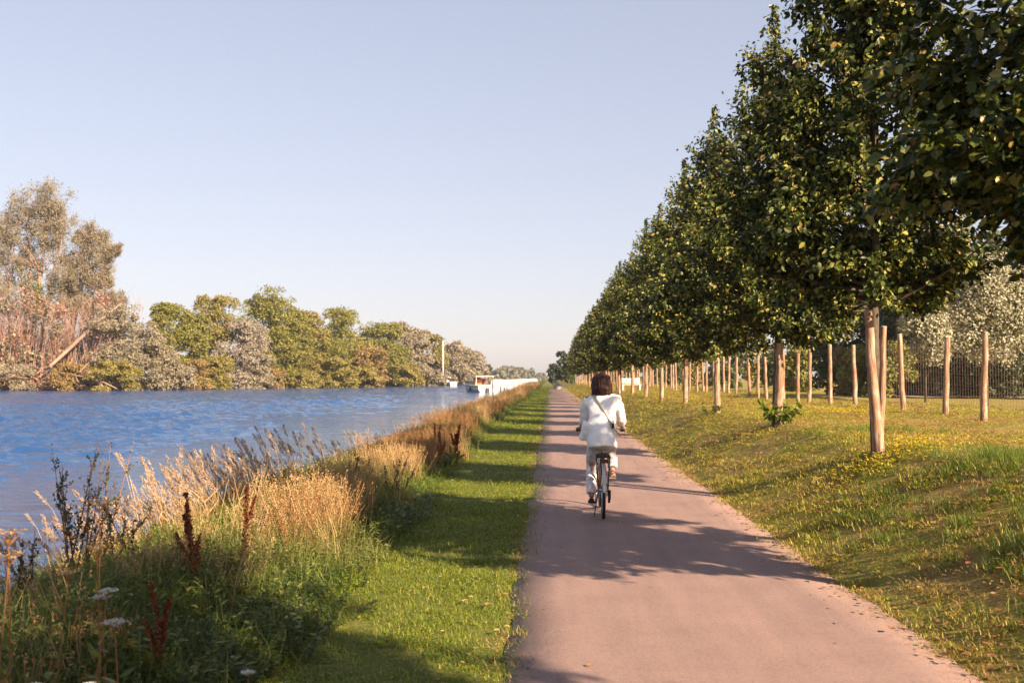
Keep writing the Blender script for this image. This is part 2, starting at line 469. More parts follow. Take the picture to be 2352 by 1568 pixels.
def mat_path():
    m, n, l = new_mat('pink_asphalt')
    g = n.new('ShaderNodeNewGeometry')
    a = noise(n, l, g.outputs['Position'], 160.0, 3, 0.8)
    b = noise(n, l, g.outputs['Position'], 1.6, 6, 0.6)
    st = n.new('ShaderNodeMapping'); st.inputs['Scale'].default_value = (5.0, 0.35, 1); l.new(g.outputs['Position'], st.inputs['Vector'])
    s_ = noise(n, l, st.outputs[0], 1.0, 5, 0.6)
    c = ramp(n, l, b.outputs[0], [(0.25, (0.29, 0.185, 0.155)), (0.75, (0.36, 0.235, 0.20))])
    f = ramp(n, l, a.outputs[0], [(0.28, (0.62, 0.60, 0.62)), (0.5, (1.0, 1.0, 1.0)), (0.72, (1.35, 1.35, 1.35))])
    g2 = noise(n, l, g.outputs['Position'], 38.0, 5, 0.75)
    f3 = ramp(n, l, g2.outputs[0], [(0.30, (0.80, 0.80, 0.82)), (0.5, (1.0, 1.0, 1.0)), (0.70, (1.16, 1.15, 1.12))])
    f2a = ramp(n, l, s_.outputs[0], [(0.3, (0.88, 0.88, 0.90)), (0.7, (1.08, 1.07, 1.05))])
    vo = n.new('ShaderNodeTexVoronoi'); vo.inputs['Scale'].default_value = 9.0; l.new(g.outputs['Position'], vo.inputs['Vector'])
    st2 = ramp(n, l, vo.outputs['Distance'], [(0.035, (1.45, 1.42, 1.36)), (0.06, (1.0, 1.0, 1.0))])
    f2 = n.new('ShaderNodeMix'); f2.data_type = 'RGBA'; f2.blend_type = 'MULTIPLY'; f2.inputs[0].default_value = 1.0
    l.new(mixc(n, l, 1.0, f3.outputs[0], st2.outputs[0], 'MULTIPLY'), f2.inputs[6]); l.new(f2a.outputs[0], f2.inputs[7])
    col = mixc(n, l, 1.0, mixc(n, l, 1.0, c.outputs[0], f.outputs[0], 'MULTIPLY'), f2.outputs[2], 'MULTIPLY')
    col = mixc(n, l, 1.0, col, (KA * 1.03, KA * 1.05, KA * 1.06), 'MULTIPLY')
    p = P(n, None, 0.85, 0, 0.35); l.new(col, p.inputs['Base Color'])
    bp = n.new('ShaderNodeBump'); bp.inputs['Strength'].default_value = 0.5; bp.inputs['Distance'].default_value = 0.004
    l.new(a.outputs[0], bp.inputs['Height']); l.new(bp.outputs[0], p.inputs['Normal'])
    o = n.new('ShaderNodeOutputMaterial'); l.new(p.outputs[0], o.inputs['Surface'])
    return m
M_PATH = mat_path()
def path_mesh():
    y = np.concatenate([np.arange(-12, 2, .5), np.arange(2, 40, 0.08), np.arange(40, 152, .8)])
    bend = lambda yy: 6.0 * ss(135, 185, yy) * (np.clip(yy - 135, 0, None) / 20)
    lft = path_l(y) + bend(y); rgt = path_r(y) + bend(y)
    cols = 8
    V = []
    for k in range(cols):
        t = k / (cols - 1)
        xx = lft * (1 - t) + rgt * t
        V.append(np.stack([xx, y, 0.012 + 0.012 * np.sin(t * math.pi) + 0 * y], -1))
    lo = np.stack([lft - .01, y, y * 0 - .06], -1); ro = np.stack([rgt + .01, y, y * 0 - .06], -1)
    A = np.stack([lo] + V + [ro], 1)
    n_, k_ = A.shape[:2]
    i = (np.arange(n_ - 1)[:, None] * k_ + np.arange(k_ - 1)[None]).ravel()
    Q = np.stack([i, i + 1, i + 1 + k_, i + k_], -1)
    return build_mesh('path', A.reshape(-1, 3), Q, None, [M_PATH], None, True)
mobj('path', path_mesh(), kind='structure')

# pale sunlit track crossing the field behind the fence
def strip(name, pts, w, mat, dz=0.03):
    V = []
    for i, (x, y) in enumerate(pts):
        j = min(i, len(pts) - 2); dx, dy = pts[j + 1][0] - pts[j][0], pts[j + 1][1] - pts[j][1]
        L = math.hypot(dx, dy); nx, ny = -dy / L, dx / L
        for s_ in (-1, 1):
            px_, py_ = x + nx * w / 2 * s_, y + ny * w / 2 * s_
            V.append((px_, py_, float(gz(px_, py_)) + dz))
    Q = [(2 * i, 2 * i + 1, 2 * i + 3, 2 * i + 2) for i in range(len(pts) - 1)]
    return build_mesh(name, V, Q, None, [mat], None, True)
M_TRACK = mat_simple('pale_gravel_track', (0.50, 0.42, 0.34), 0.9, var=0.15, scale=3)
mobj('track', strip('track', [(15 + i * 1.5, 64 - i * .75) for i in range(24)], 3.6, M_TRACK, 0.10), kind='structure')

# ------------------------------------------------------------------ water
def mat_water():
    m, n, l = new_mat('canal_water')
    g = n.new('ShaderNodeNewGeometry')
    mp = n.new('ShaderNodeMapping'); mp.inputs['Scale'].default_value = (0.55, 1.3, 1); mp.inputs['Rotation'].default_value = (0, 0, 0.15)
    l.new(g.outputs['Position'], mp.inputs['Vector'])
    w1 = noise(n, l, mp.outputs[0], 2.6, 5, 0.62)
    w2 = noise(n, l, mp.outputs[0], 0.22, 3, 0.5)
    ad = n.new('ShaderNodeMath'); ad.operation = 'ADD'; l.new(w1.outputs[0], ad.inputs[0]); l.new(w2.outputs[0], ad.inputs[1])
    # wind: the strip along the near bank lies in the lee and stays smoother
    sx = n.new('ShaderNodeSeparateXYZ'); l.new(g.outputs['Position'], sx.inputs[0])
    wob = noise(n, l, mp.outputs[0], 0.12, 3, 0.5)
    wm = n.new('ShaderNodeMath'); wm.operation = 'MULTIPLY_ADD'; wm.inputs[1].default_value = 9.0; l.new(wob.outputs[0], wm.inputs[0]); l.new(sx.outputs[0], wm.inputs[2])
    mr = n.new('ShaderNodeMapRange'); mr.interpolation_type = 'SMOOTHSTEP'
    mr.inputs[1].default_value = -1.5; mr.inputs[2].default_value = -15.0
    mr.inputs[3].default_value = 0.07; mr.inputs[4].default_value = 1.0
    l.new(wm.outputs[0], mr.inputs[0])
    bp = n.new('ShaderNodeBump'); bp.inputs['Distance'].default_value = 0.25
    l.new(mr.outputs[0], bp.inputs['Strength']); l.new(ad.outputs[0], bp.inputs['Height'])
    p = P(n, (0.018, 0.064, 0.185), 0.05, 0, 0.5)
    p.inputs['IOR'].default_value = 1.33
    l.new(bp.outputs[0], p.inputs['Normal'])
    o = n.new('ShaderNodeOutputMaterial'); l.new(p.outputs[0], o.inputs['Surface'])
    return m
M_WATER = mat_water()
def water_mesh():
    """real ripples: a sum of short-crested waves, finer mesh where the water is nearer"""
    rw = np.random.default_rng(21)
    Y = np.concatenate([[-60, -30, -10, 2], np.geomspace(5, 420, 720), [480, 560, 700, 1000, 1500, 2500, 4000]])
    K = 430
    u = np.linspace(0, 1, K) ** 1.6
    fb = far_bank_x(Y) - 6
    xl = np.maximum(fb, -.95 * np.maximum(Y, 40) - 12) 
    xl[:4] = fb[:4]; xl = np.minimum(xl, -12)
    X = -3.5 + u[None, :] * (xl[:, None] + 3.5)
    YY = np.repeat(Y[:, None], K, 1)
    dy = np.gradient(Y)[:, None]; dx = np.abs(np.gradient(X, axis=1))
    calm = 0.07 + .93 * ss(-9 - 5 * 0, -19, X + 7 * (vn(X, YY, .12, 4) - .5) + .0 * YY)
    gust = .5 + .5 * vn(X, YY, .05, 9) + .5 * vn(X * .5, YY, .25, 11)
    Z = np.zeros_like(X)
    for k in range(56):
        lam = .35 * 8 ** (rw.random() ** 1.3)
        th = rw.normal(1.75, .55)
        kx, ky = math.cos(th) * 2 * math.pi / lam, math.sin(th) * 2 * math.pi / lam
        amp = .014 * lam ** .55
        fade = ss(2.2, 4.5, lam / (np.abs(ky) * dy + np.abs(kx) * dx + 1e-6) * (2 * math.pi / lam))
        ph = rw.random() * 6.283
        arg = kx * X + ky * YY + ph + 1.2 * np.sin(.21 * X / lam ** .5 + k) * 1.0
        Z += amp * fade * (np.sin(arg) + .25 * np.sin(2 * arg))
    Z = Z * calm * gust
    V = np.stack([X, YY, WATER_Z + Z], -1).reshape(-1, 3)
    nx, ny = K, len(Y)
    i = (np.arange(ny - 1)[:, None] * nx + np.arange(nx - 1)[None]).ravel()
    Q = np.stack([i, i + nx, i + 1 + nx, i + 1], -1)
    return build_mesh('water', V, Q, None, [M_WATER], None, True)
mobj('water', water_mesh(), kind='structure')

# ------------------------------------------------------------------ path-side lime trees
LIME_X, LIME_Y0, LIME_S = 4.4, 13.0, 6.6
PR_H = np.array([1.35, 1.6, 2.0, 2.7, 3.7, 4.7, 5.7, 6.6, 7.3, 8.0])
PR_R = np.array([0.5, 1.15, 1.50, 1.62, 1.46, 1.14, 0.76, 0.42, 0.18, 0.02])
PR_E = np.array([1.0, 0.76, 1.0])          # crowns stand flatter along the row

def lime_data(seed, n_leaf, n_limb=80, ls=0.085):
    r = np.random.default_rng(seed)
    hb = 1.5 + (6.8 - 1.5) * r.random(n_limb) ** 1.3
    az = np.arange(n_limb) * 2.39996 + r.normal(0, .3, n_limb)
    el = np.clip(r.normal(0.30, 0.20, n_limb) + 0.16 * (hb - 2.0), 0.0, 1.25)
    out = np.zeros(n_limb)
    for k in range(n_limb):
        L = 0.0
        while L < 2.8:
            h = hb[k] + L * math.tan(el[k])
            if L > np.interp(h, PR_H, PR_R) * (0.86 + 0.3 * ((k * 7919) % 13) / 13): break
            L += 0.05
        out[k] = max(L, 0.12)
    d = np.stack([np.cos(az), np.sin(az), np.zeros(n_limb)], -1)
    base = np.stack([np.zeros(n_limb), np.zeros(n_limb), hb], -1)
    tip = base + d * out[:, None]; tip[:, 2] += out * np.tan(el)
    mid = (base + tip) / 2; mid[:, 2] -= 0.10 * out
    # leaves
    w = (out + 0.35) * (0.6 + 0.4 * out)
    li = r.choice(n_limb, n_leaf, p=w / w.sum())
    ntw = 6
    tw = r.integers(0, ntw, n_leaf)
    key = li * ntw + tw
    tr = np.random.default_rng(seed + 5)
    K = n_limb * ntw
    tw_t = 0.15 + 0.85 * tr.random(K) ** 0.8
    tw_d = nrm(tr.normal(size=(K, 3)) * np.array([.8, .8, .5]) + np.array([0, 0, .45]))
    tw_d = nrm(tw_d + 0.7 * np.repeat(d, ntw, 0))
    tw_l = 0.2 + 0.30 * tr.random(K)
    top = tr.random(K) < 0.12
    tw_d[top] = nrm(tr.normal(size=(top.sum(), 3)) * .15 + np.array([0, 0, 1.])); tw_l[top] = 0.45 + 0.5 * tr.random(top.sum())
    t = tw_t[key][:, None]
    p0 = (1 - t) ** 2 * base[li] + 2 * t * (1 - t) * mid[li] + t ** 2 * tip[li]
    s_ = r.random(n_leaf) ** 0.8
    pos = p0 + tw_d[key] * (tw_l[key] * s_)[:, None] + r.normal(0, .065, (n_leaf, 3))
    # central leader shoots
    nl = n_leaf // 80
    hh = 6.0 + 2.1 * r.random(nl) ** 0.9
    rr = np.interp(hh, PR_H, PR_R) * 0.45 + 0.05
    a2 = r.random(nl) * 6.28
    pos[:nl] = np.stack([np.cos(a2) * rr * r.random(nl), np.sin(a2) * rr * r.random(nl), hh], -1)
    pos = pos * PR_E; base = base * PR_E; mid = mid * PR_E; tip = tip * PR_E
    outw = nrm(pos * np.array([1, 1, 0]) + 1e-4)
    axis = nrm(outw * .5 + rdir(r, n_leaf) * .75 + np.array([0, 0, -.55]))
    norm = nrm(rdir(r, n_leaf) * .8 + np.array([0, 0, .7]) + outw * .5)
    sc = ls * (0.55 + 0.75 * r.random(n_leaf))
    return dict(base=base, mid=mid, tip=tip, out=out, pos=pos, fr=frames(axis, norm), sc=sc)

def lime_wood(D, rs, sides=6, limbs=True):
    a = Acc()
    hs_ = np.array([-0.6, 0.4, 1.2, 2.2, 3.4, 4.6, 5.8, 6.9, 7.4])
    pts = np.stack([0.03 * np.sin(hs_ * 1.3 + rs), 0.03 * np.cos(hs_ * 1.1 + rs * 2), hs_], -1)
    a.tube(pts, [.095, .075, .068, .062, .05, .04, .028, .014, .006], 8)
    if limbs:
        for k in range(len(D['out'])):
            t = np.linspace(0, 1, 4)[:, None]
            c = (1 - t) ** 2 * D['base'][k] + 2 * t * (1 - t) * D['mid'][k] + t ** 2 * D['tip'][k]
            r0 = 0.011 + 0.010 * D['out'][k]
            a.tube(c, [r0, r0 * .7, r0 * .45, r0 * .2], 4, cap=False)
    return a.mesh('trunk', [M_BARK], True)

LEAF_ME = build_mesh('leaf', LEAF6, LEAF6Q, None, [M_LIME])
cam_inv = (Matrix.Translation(cam.location) @ cam.rotation_euler.to_matrix().to_4x4()).inverted()
def in_view(Pw):
    M = np.array(cam_inv)
    c = Pw @ M[:3, :3].T + M[:3, 3]
    z = -c[:, 2]
    u = c[:, 0] / np.maximum(z, 1e-3) * (F / 2352); v = c[:, 1] / np.maximum(z, 1e-3) * (F / 2352)
    return (z > .5) & (abs(u) < .51) & (abs(v) < .345), z

ORD = ['first', 'second', 'third', 'fourth', 'fifth', 'sixth', 'seventh', 'eighth', 'ninth', 'tenth', 'eleventh', 'twelfth', 'thirteenth', 'fourteenth', 'fifteenth', 'sixteenth', 'seventeenth', 'eighteenth', 'nineteenth', 'twentieth']
TREE_GROUP = 'lime trees in the row along the path'
def make_lime(n_leaf, seed, loc, rz, label, parts=0, tmpl=LEAF6, tq=LEAF6Q, ls=.081, n_limb=150):
    D = lime_data(seed, n_leaf, n_limb, ls)
    root = empty('lime_tree', loc, rz, label, 'tree', TREE_GROUP)
    mobj('trunk', lime_wood(D, seed), root)
    keep = np.ones(len(D['pos']), bool)
    a = Acc()
    pick = []
    if parts:
        c, s_ = math.cos(rz), math.sin(rz)
        Rz = np.array([[c, -s_, 0], [s_, c, 0], [0, 0, 1]])
        Wp = D['pos'] @ Rz.T + np.array(loc)
        vis, dist = in_view(Wp)
        size = D['sc'] / dist * vis
        pick = np.argsort(-size)[:parts]
        keep[pick] = False
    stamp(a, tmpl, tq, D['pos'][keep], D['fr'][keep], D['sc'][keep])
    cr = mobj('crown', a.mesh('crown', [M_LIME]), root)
    if parts: cr['kind'] = 'stuff'
    for k in pick:
        lf = bpy.data.objects.new('leaf', LEAF_ME)
        M4 = Matrix([[*(D['fr'][k][i] * D['sc'][k]), D['pos'][k][i]] for i in range(3)] + [[0, 0, 0, 1]])
        COL.objects.link(lf); lf.parent = root
        lf.matrix_basis = M4
    return root

def lime_loc(n):
    y = LIME_Y0 + LIME_S * n
    jx = [-0.19, .05, -.04, .06, 0, .08, -.05][n % 7]
    return (LIME_X + jx, y, float(gz(LIME_X + jx, y)))
t_m1 = make_lime(60000, 11, lime_loc(-1), 0.2, 'near dark lime tree cut off by the right edge, big leaves at the top', 300)
t_m1.scale = (1.12, 1.15, 1); t_m1.location.y += .15
t_0 = make_lime(54000, 22, lime_loc(0), -.15, 'lime tree standing by the thick leaning pole with the sawn top', 300)
for ch in t_0.children: ch.location.z += .32
t_1 = make_lime(50000, 33, lime_loc(1), 3.1, 'lime tree with green suckers sprouting round its foot', 300)
for ch in t_1.children: ch.location.z += .15
vA = make_lime(40000, 44, lime_loc(2), 0.1, 'lime tree next beyond the one with suckers round its foot', 0, LEAF4, LEAF4Q, .10, 130)
vB = make_lime(40000, 55, lime_loc(3), 3.3, 'second lime tree beyond the one with suckers round its foot', 0, LEAF4, LEAF4Q, .10, 130)
vC = make_lime(13000, 66, lime_loc(12), 0.0, 'distant lime tree in the far stretch of the path-side row', 0, LEAF4, LEAF4Q, .17, 80)
LIME_N_MAX = 23
for n in range(4, LIME_N_MAX + 1):
    if n == 12:
        vC['label'] = 'eleventh lime tree beyond the one with suckers round its foot'; continue
    src = (vA, vB)[n % 2] if n < 9 else vC
    if n < 17:
        lab = '%s lime tree beyond the one with suckers round its foot' % ORD[n - 2]
    else:
        lab = 'distant lime tree in the far stretch of the path-side row'
    copy_tree(src, lime_loc(n), (n % 2) * math.pi + .3 * math.sin(n * 1.7), (1.0, 1.0, 0.91 + .13 * ((n * 37) % 11) / 11), lab)
for k, n in enumerate((-2, -3, -4)):
    copy_tree((vA, vB)[k % 2], lime_loc(n), k * 3.1, 1.0, 'lime tree behind the camera whose shadow falls on the near path')

# poles by the limes
def pole_mesh(seed, h, r0, tp=.16):
    r = random.Random(seed)
    a = Acc()
    n = 9
    pts = []; rad = []
    for i in range(n):
        t = i / (n - 1)
        pts.append((r.uniform(-.012, .012), r.uniform(-.012, .012), -0.25 + (h + .25) * t)); rad.append(r0 * (1.08 - tp * t) * r.uniform(.94, 1.06))
    a.tube(pts, rad, 12, 0, cap=False)
    # sawn end
    top = np.array(pts[-1]); th = np.arange(12) * 2 * math.pi / 12
    V = np.vstack([top + np.array([0, 0, .012]), top + np.stack([np.cos(th) * rad[-1] * .93, np.sin(th) * rad[-1] * .93, th * 0 + .008], -1)])
    a.add(V, None, [(0, 1 + j, 1 + (j + 1) % 12) for j in range(12)], 1)
    a.tube([top, top + np.array([0, 0, .008])], [rad[-1], rad[-1] * .93], 12, 1, cap=False)
    return a.mesh('pole', [M_POLE, M_POLE_END], True)
PM = [pole_mesh(s, 1.78, .078) for s in range(4)]
G_STAKE = 'thick peeled poles standing at the feet of the lime trees'
def pole(x, y, me, tilt=(0, 0), s=1.0, label='', group=None, rz=0.0, sxy=1.0, name='wooden_pole', cat='pole'):
    o = mobj(name, me); o.location = (x, y, float(gz(x, y)))
    o.rotation_euler = (tilt[0], tilt[1], rz); o.scale = (sxy, sxy, s)
    o['label'] = label; o['category'] = cat
    if group: o['group'] = group
    return o
xb = at_y(2014, 12.75)
pole(xb, 12.75, pole_mesh(9, 1.88, .072, .40), (R(1.0), R(-4.2)), 1.0, 'thickest peeled pole, leaning left with a pale sawn top, nearest in the row', G_STAKE, 0.3, 1.0)
pole(xb + .075, 12.9, PM[1], (R(2), R(-4.6)), .93, 'thinner leaning pole tucked close behind the thick one with the sawn top', G_STAKE, 1.3, .55)
for n in range(1, LIME_N_MAX + 1):
    lx, ly, _ = lime_loc(n)
    lab = {1: 'peeled pole rising out of the green suckers', 2: 'peeled pole next beyond the one in the green suckers'}.get(n)
    if lab is None:
        lab = ('%s peeled pole beyond the one in the green suckers' % ORD[n - 2]) if n < 17 else 'distant peeled pole in the far stretch under the lime row'
    pole(lx - .04 + .05 * math.sin(n * 3.3), ly - .26, PM[n % 4], (R(1.5 * math.sin(n * 2.1)), R(1.6 * math.cos(n * 1.3) - .5)), .93 + .05 * math.sin(n * 5.0), lab, G_STAKE, n * .9)
for n in (-1, -2):
    lx, ly, _ = lime_loc(n)
    pole(lx + .1, ly + .1, PM[(n + 4) % 4], (0, R(2)), 1, 'peeled pole out of the picture to the right that throws the thin shadow', G_STAKE, n)

# second line of posts
PM2 = [pole_mesh(20 + s, 2.05, .072) for s in range(4)]
G_POST = 'rustic posts in the long line beyond the lime trees'
POST_X = 9.95
for k in range(56):
    Y = 23.3 + 2.48 * k
    X = POST_X + .12 * math.sin(k * 1.9)
    if k == 0: lab = 'rightmost red-brown post of the far line, in front of the silvery willow'
    elif k == 1: lab = 'second post from the right in the far line, before the dark fence'
    elif k == 2: lab = 'third post from the right in the far line, at the left fence end'
    elif k == 3: lab = 'steeply leaning pale post just right of the thick pole'
    elif k < 22: lab = '%s post of the far line left of the steeply leaning one' % ORD[k - 4]
    else: lab = 'far rustic post in the crowded stretch of the long line'
    tl = (R(1.5 * math.sin(k * 2.7)), R([2.4, 3.0, 2.6, -6.5, 1.5][k] if k < 5 else 1.6 * math.cos(k * 1.7)))
    pole(X, Y, PM2[k % 4], tl, 1 + .05 * math.sin(k * 4.1), lab, G_POST, k * .7, 1.0, 'wooden_post', 'post')

# ------------------------------------------------------------------ wire fence beyond the posts
M_WIRE = mat_simple('rusty_wire', (0.16, 0.10, 0.075), 0.6, 0.4, var=.2, scale=4)
def fence():
    root = empty('wire_fence', (13.4, 38.8, float(gz(13.4, 38.8))), 0, 'tall rusty wire mesh fence in front of the dark hedge at the right edge', 'fence')
    ox, oy, oz = root.location
    line = [(30.0, 21.0), (16.6, 34.8), (13.0, 39.2)]
    a = Acc(); posts = []
    for (x0, y0), (x1, y1) in zip(line[:-1], line[1:]):
        L = math.hypot(x1 - x0, y1 - y0); n = int(L / .10)
        for i in range(n):
            t = i / n; x, y = x0 + (x1 - x0) * t, y0 + (y1 - y0) * t
            z = float(gz(x, y)) - oz
            a.tube([(x - ox, y - oy, z + .02), (x - ox, y - oy, z + 2.3)], .0065, 3, cap=False)
        for h in (.05, .45, .85, 1.25, 1.65, 2.05, 2.3):
            pts = [(x0 + (x1 - x0) * t - ox, y0 + (y1 - y0) * t - oy + .008, float(gz(x0 + (x1 - x0) * t, y0 + (y1 - y0) * t)) - oz + h) for t in np.linspace(0, 1, 8)]
            a.tube(pts, .007, 3, cap=False)
        m = max(1, int(L / 3.2))
        posts += [(x0 + (x1 - x0) * i / m, y0 + (y1 - y0) * i / m) for i in range(m)]
    w = mobj('wire_mesh', a.mesh('wire_mesh', [M_WIRE]), root); w['kind'] = 'stuff'
    b = Acc(); b.tube([(0, 0, -.2), (0, 0, 2.42)], .03, 6); b.sphere((0, 0, 2.43), .035, 0, 6, 4)
    me = b.mesh('fence_post', [M_WIRE])
    for x, y in posts:
        p = mobj('fence_post', me, root); p.location = (x - ox, y - oy, float(gz(x, y)) - oz)
fence()

# ------------------------------------------------------------------ cluster trees (banks, hedges)
def blob_crown(acc, r, w, d, h, z0, n_blob, n_leaf, size, taper=0.35, elong=1.0, rough_=.10, droop=0.0, open_=0.0):
    """leaf clumps on many sub-blobs filling an uneven crown from z0 to h"""
    u = r.random(n_blob)
    hz = z0 + (h - z0) * (0.04 + .92 * u)
    t = (hz - z0) / (h - z0)
    prof = np.sqrt(np.clip(1 - np.abs((t - taper) / np.where(t > taper, 1 - taper, taper * (1.25 if z0 < .3 else 1.02) * (2 if z0 < .3 else 1))) ** 2.2, 0.03, 1))
    az = r.random(n_blob) * 6.283; rad = np.sqrt(.25 + .75 * r.random(n_blob)) * prof
    br = (0.15 + .11 * r.random(n_blob)) * min(w, h - z0) * (.75 + .35 * prof)
    cx = np.cos(az) * (w / 2 * rad - br * .6 * (rad > .5)); cy = np.sin(az) * (d / 2 * rad - br * .6 * (rad > .5))
    hz = np.minimum(hz, h - br * .7)
    C = np.stack([cx, cy, hz], -1)
    if open_ > 0:                       # cauliflower crowns: small tight clumps sitting on the larger ones
        m = n_blob * 4
        pk = r.integers(0, n_blob, m); dd = rdir(r, m); dd[:, 2] = np.abs(dd[:, 2]) * .9 - .15
        C2 = C[pk] + nrm(dd) * br[pk][:, None] * .85
        b2 = br[pk] * r.uniform(.32, .5, m)
        k = (C2[:, 2] + b2 < h * 1.02)
        Call = np.vstack([C, C2[k]]); ball = np.concatenate([br * .85, b2[k]])
        wgt = np.concatenate([np.full(n_blob, .30 / n_blob), np.full(k.sum(), .70 / max(1, k.sum()))])
        bi = r.choice(len(Call), n_leaf, p=wgt / wgt.sum())
        Cb, brb = Call, ball
    else:
        bi = r.integers(0, n_blob, n_leaf); Cb, brb = C, br
    dn = rdir(r, n_leaf); dn[:, 2] = np.abs(dn[:, 2]) * 1.0 - .35 * r.random(n_leaf); dn = nrm(dn)
    rr = brb[bi] * (1 + rough_ * r.normal(size=n_leaf)) * (0.70 + .30 * r.random(n_leaf) ** .5)
    pos = Cb[bi] + dn * rr[:, None] * np.array([1, 1, elong])
    pos[:, 2] -= droop * r.random(n_leaf) * brb[bi]
    pos[:, 2] = np.maximum(pos[:, 2], -.1 + .3 * r.random(n_leaf))
    nr = nrm(dn + rdir(r, n_leaf) * .5)
    ax = rdir(r, n_leaf) + np.array([0, 0, -droop * .8])
    stamp(acc, LEAF4, LEAF4Q, pos, frames(ax, nr), np.stack([size * (.6 + .8 * r.random(n_leaf))] * 3, -1) * np.array([1.25, 1, 1]))
    return C

def wood(acc, r, h, rad, C, n, lean=(0, 0), m=0):
    top = np.array([lean[0], lean[1], h * .75])
    acc.tube([(0, 0, -.3), top * .35 + r.normal(0, .05 * rad * 10, 3) * [1, 1, 0], top * .7, top], [rad, rad * .75, rad * .5, rad * .2], 7, m)
    idx = r.choice(len(C), min(n, len(C)), replace=False)
    for k in idx:
        t = np.clip(C[k][2] / h * .75, .12, .85)
        b = top * t
        mid = (b + C[k]) / 2 + np.array([0, 0, -.05 * h])
        acc.tube([b, mid, C[k]], [rad * .35, rad * .22, rad * .08], 4, m, cap=False)

M_BARK2 = mat_simple('pale_willow_bark', (0.36, 0.24, 0.17), 0.85, var=0.25, scale=2)
def bank_tree(x, yfoot_or_none, Y, top, w_px, mat, label, seed, n_blob=26, n_leaf=5200, z0f=0.02, taper=.35, size=None, dw=1.0, cat='tree', name='bank_tree', group='trees and bushes on the far bank', X=None, z0=None, droop=0, elong=1.0, bark=M_BARK, base=None, clump=0):
    r = np.random.default_rng(seed)
    if X is None: X = at_y(x, Y)
    zt = z_at(x, top, Y)
    zb = float(gz(X, Y)) if base is None else base
    h = zt - zb
    w = w_px / F * Y * (1.16 if group.startswith('trees and bushes on') else 1.02)
    sz = size if size else max(.16, Y * 0.0016)
    root = empty(name, (X, Y, zb), 0, label, cat, group)
    a = Acc()
    C = blob_crown(a, r, w, w * dw, h, h * z0f, n_blob, n_leaf, sz, taper, elong, droop=droop, open_=clump)
    mobj('crown', a.mesh('crown', [M_BT[mat]]), root)
    b = Acc(); wood(b, r, h, max(.06, w * .025), C, 12)
    mobj('trunk', b.mesh('trunk', [bark], True), root)
    return root

# --- far bank, left to right (photo columns)
def twiggery(acc, r, n, x0, x1, y0, y1, h0, h1, rad, lean=.25, m=0, fan=None):
    for k in range(n):
        bx, by = r.uniform(x0, x1), r.uniform(y0, y1)
        H = r.uniform(h0, h1)
        lx = r.normal(0, lean) * H if fan is None else (bx - fan) * r.uniform(.2, .9) + r.normal(0, lean) * H
        ly = r.normal(0, lean * .5) * H
        p0 = np.array([bx, by, -.3]); p2 = p0 + np.array([lx, ly, H]); p1 = (p0 + p2) / 2 + r.normal(0, .05, 3) * H
        q = np.array([p0, p0 * .4 + p1 * .6, p1 * .6 + p2 * .4, p2])
        acc.tube(q, [rad, rad * .8, rad * .5, rad * .2], 4, m, cap=False)
        for j in range(5):
            t = r.uniform(.3, .95); b = q[1] * (1 - t) + q[3] * t
            e = b + np.array([r.normal(0, .12) * H, r.normal(0, .08) * H, r.uniform(.05, .22) * H])
            acc.tube([b, (b + e) / 2 + r.normal(0, .02, 3) * H, e], [rad * .45, rad * .3, rad * .12], 3, m, cap=False)

def big_willow(xc, Y, top, seed, label, spec, trunks):
    """spec: list of foliage clouds (px x, px y, px radius); trunks: list of px polylines"""
    r = np.random.default_rng(seed)
    X = at_y(xc, Y); zb = float(gz(X, Y))
    root = empty('willow_tree', (X, Y, zb), 0, label, 'tree', 'trees and bushes on the far bank')
    a = Acc()
    for (px_, py_, pr) in spec:
        cx, cz = at_y(px_, Y) - X, z_at(px_, py_, Y) - zb; rr = pr / F * Y
        for s_ in range(15):
            c = np.array([cx, 0, cz]) + r.normal(0, .56, 3) * rr * np.array([1, 1.2, 1])
            n = 120
            dn = rdir(r, n); ps = c + dn * (rr * .62) * (0.05 + 1.0 * r.random(n))[:, None] * np.array([.9, 1, 1.15])
            stamp(a, LEAF4, LEAF4Q, ps, frames(rdir(r, n) + np.array([0, 0, .8]), rdir(r, n)), np.stack([.15 * (.5 + r.random(n)), .60 * (.5 + r.random(n)), .3 * np.ones(n)], -1), 0)
    mobj('crown', a.mesh('crown', [M_BT['grey']]), root)
    b = Acc()
    for poly, rad in trunks:
        pts = [(at_y(px_, Y) - X, r.normal(0, .6) if i else 0, z_at(px_, py_, Y) - zb) for i, (px_, py_) in enumerate(poly)]
        nn = len(pts)
        b.tube(pts, [rad * (1 - .75 * i / (nn - 1)) for i in range(nn)], 6)
        for i in range(1, nn):
            for j in range(26):
                p = np.array(pts[i - 1]) * .5 + np.array(pts[i]) * .5 + r.normal(0, .4, 3)
                e = p + np.array([r.normal(0, 2.2), r.normal(0, 2), r.uniform(.5, 4.2)])
                b.tube([p, (p + e) / 2 + r.normal(0, .3, 3), e], [rad * .16, rad * .11, rad * .04], 3, cap=False)
    mobj('trunk', b.mesh('trunk', [M_BARK2], True), root)
    if xc < 100:
        c = Acc()
        for line in ([(88, 655), (90, 690), (90, 725)], [(140, 745), (128, 790), (105, 830)]):
            for i in range(2):
                for t in np.linspace(0, 1, 9):
                    qx = line[i][0] * (1 - t) + line[i + 1][0] * t; qy = line[i][1] * (1 - t) + line[i + 1][1] * t
                    n = 70; dn = rdir(r, n)
                    p = np.array([at_y(qx, Y) - X, -.6, z_at(qx, qy, Y) - zb])
                    stamp(c, LEAF4, LEAF4Q, p + dn * (.55 + .5 * r.random(n))[:, None], frames(rdir(r, n), dn), np.full(n, .3))
        mobj('ivy', c.mesh('ivy', [M_BT['green']]), root)
    return root
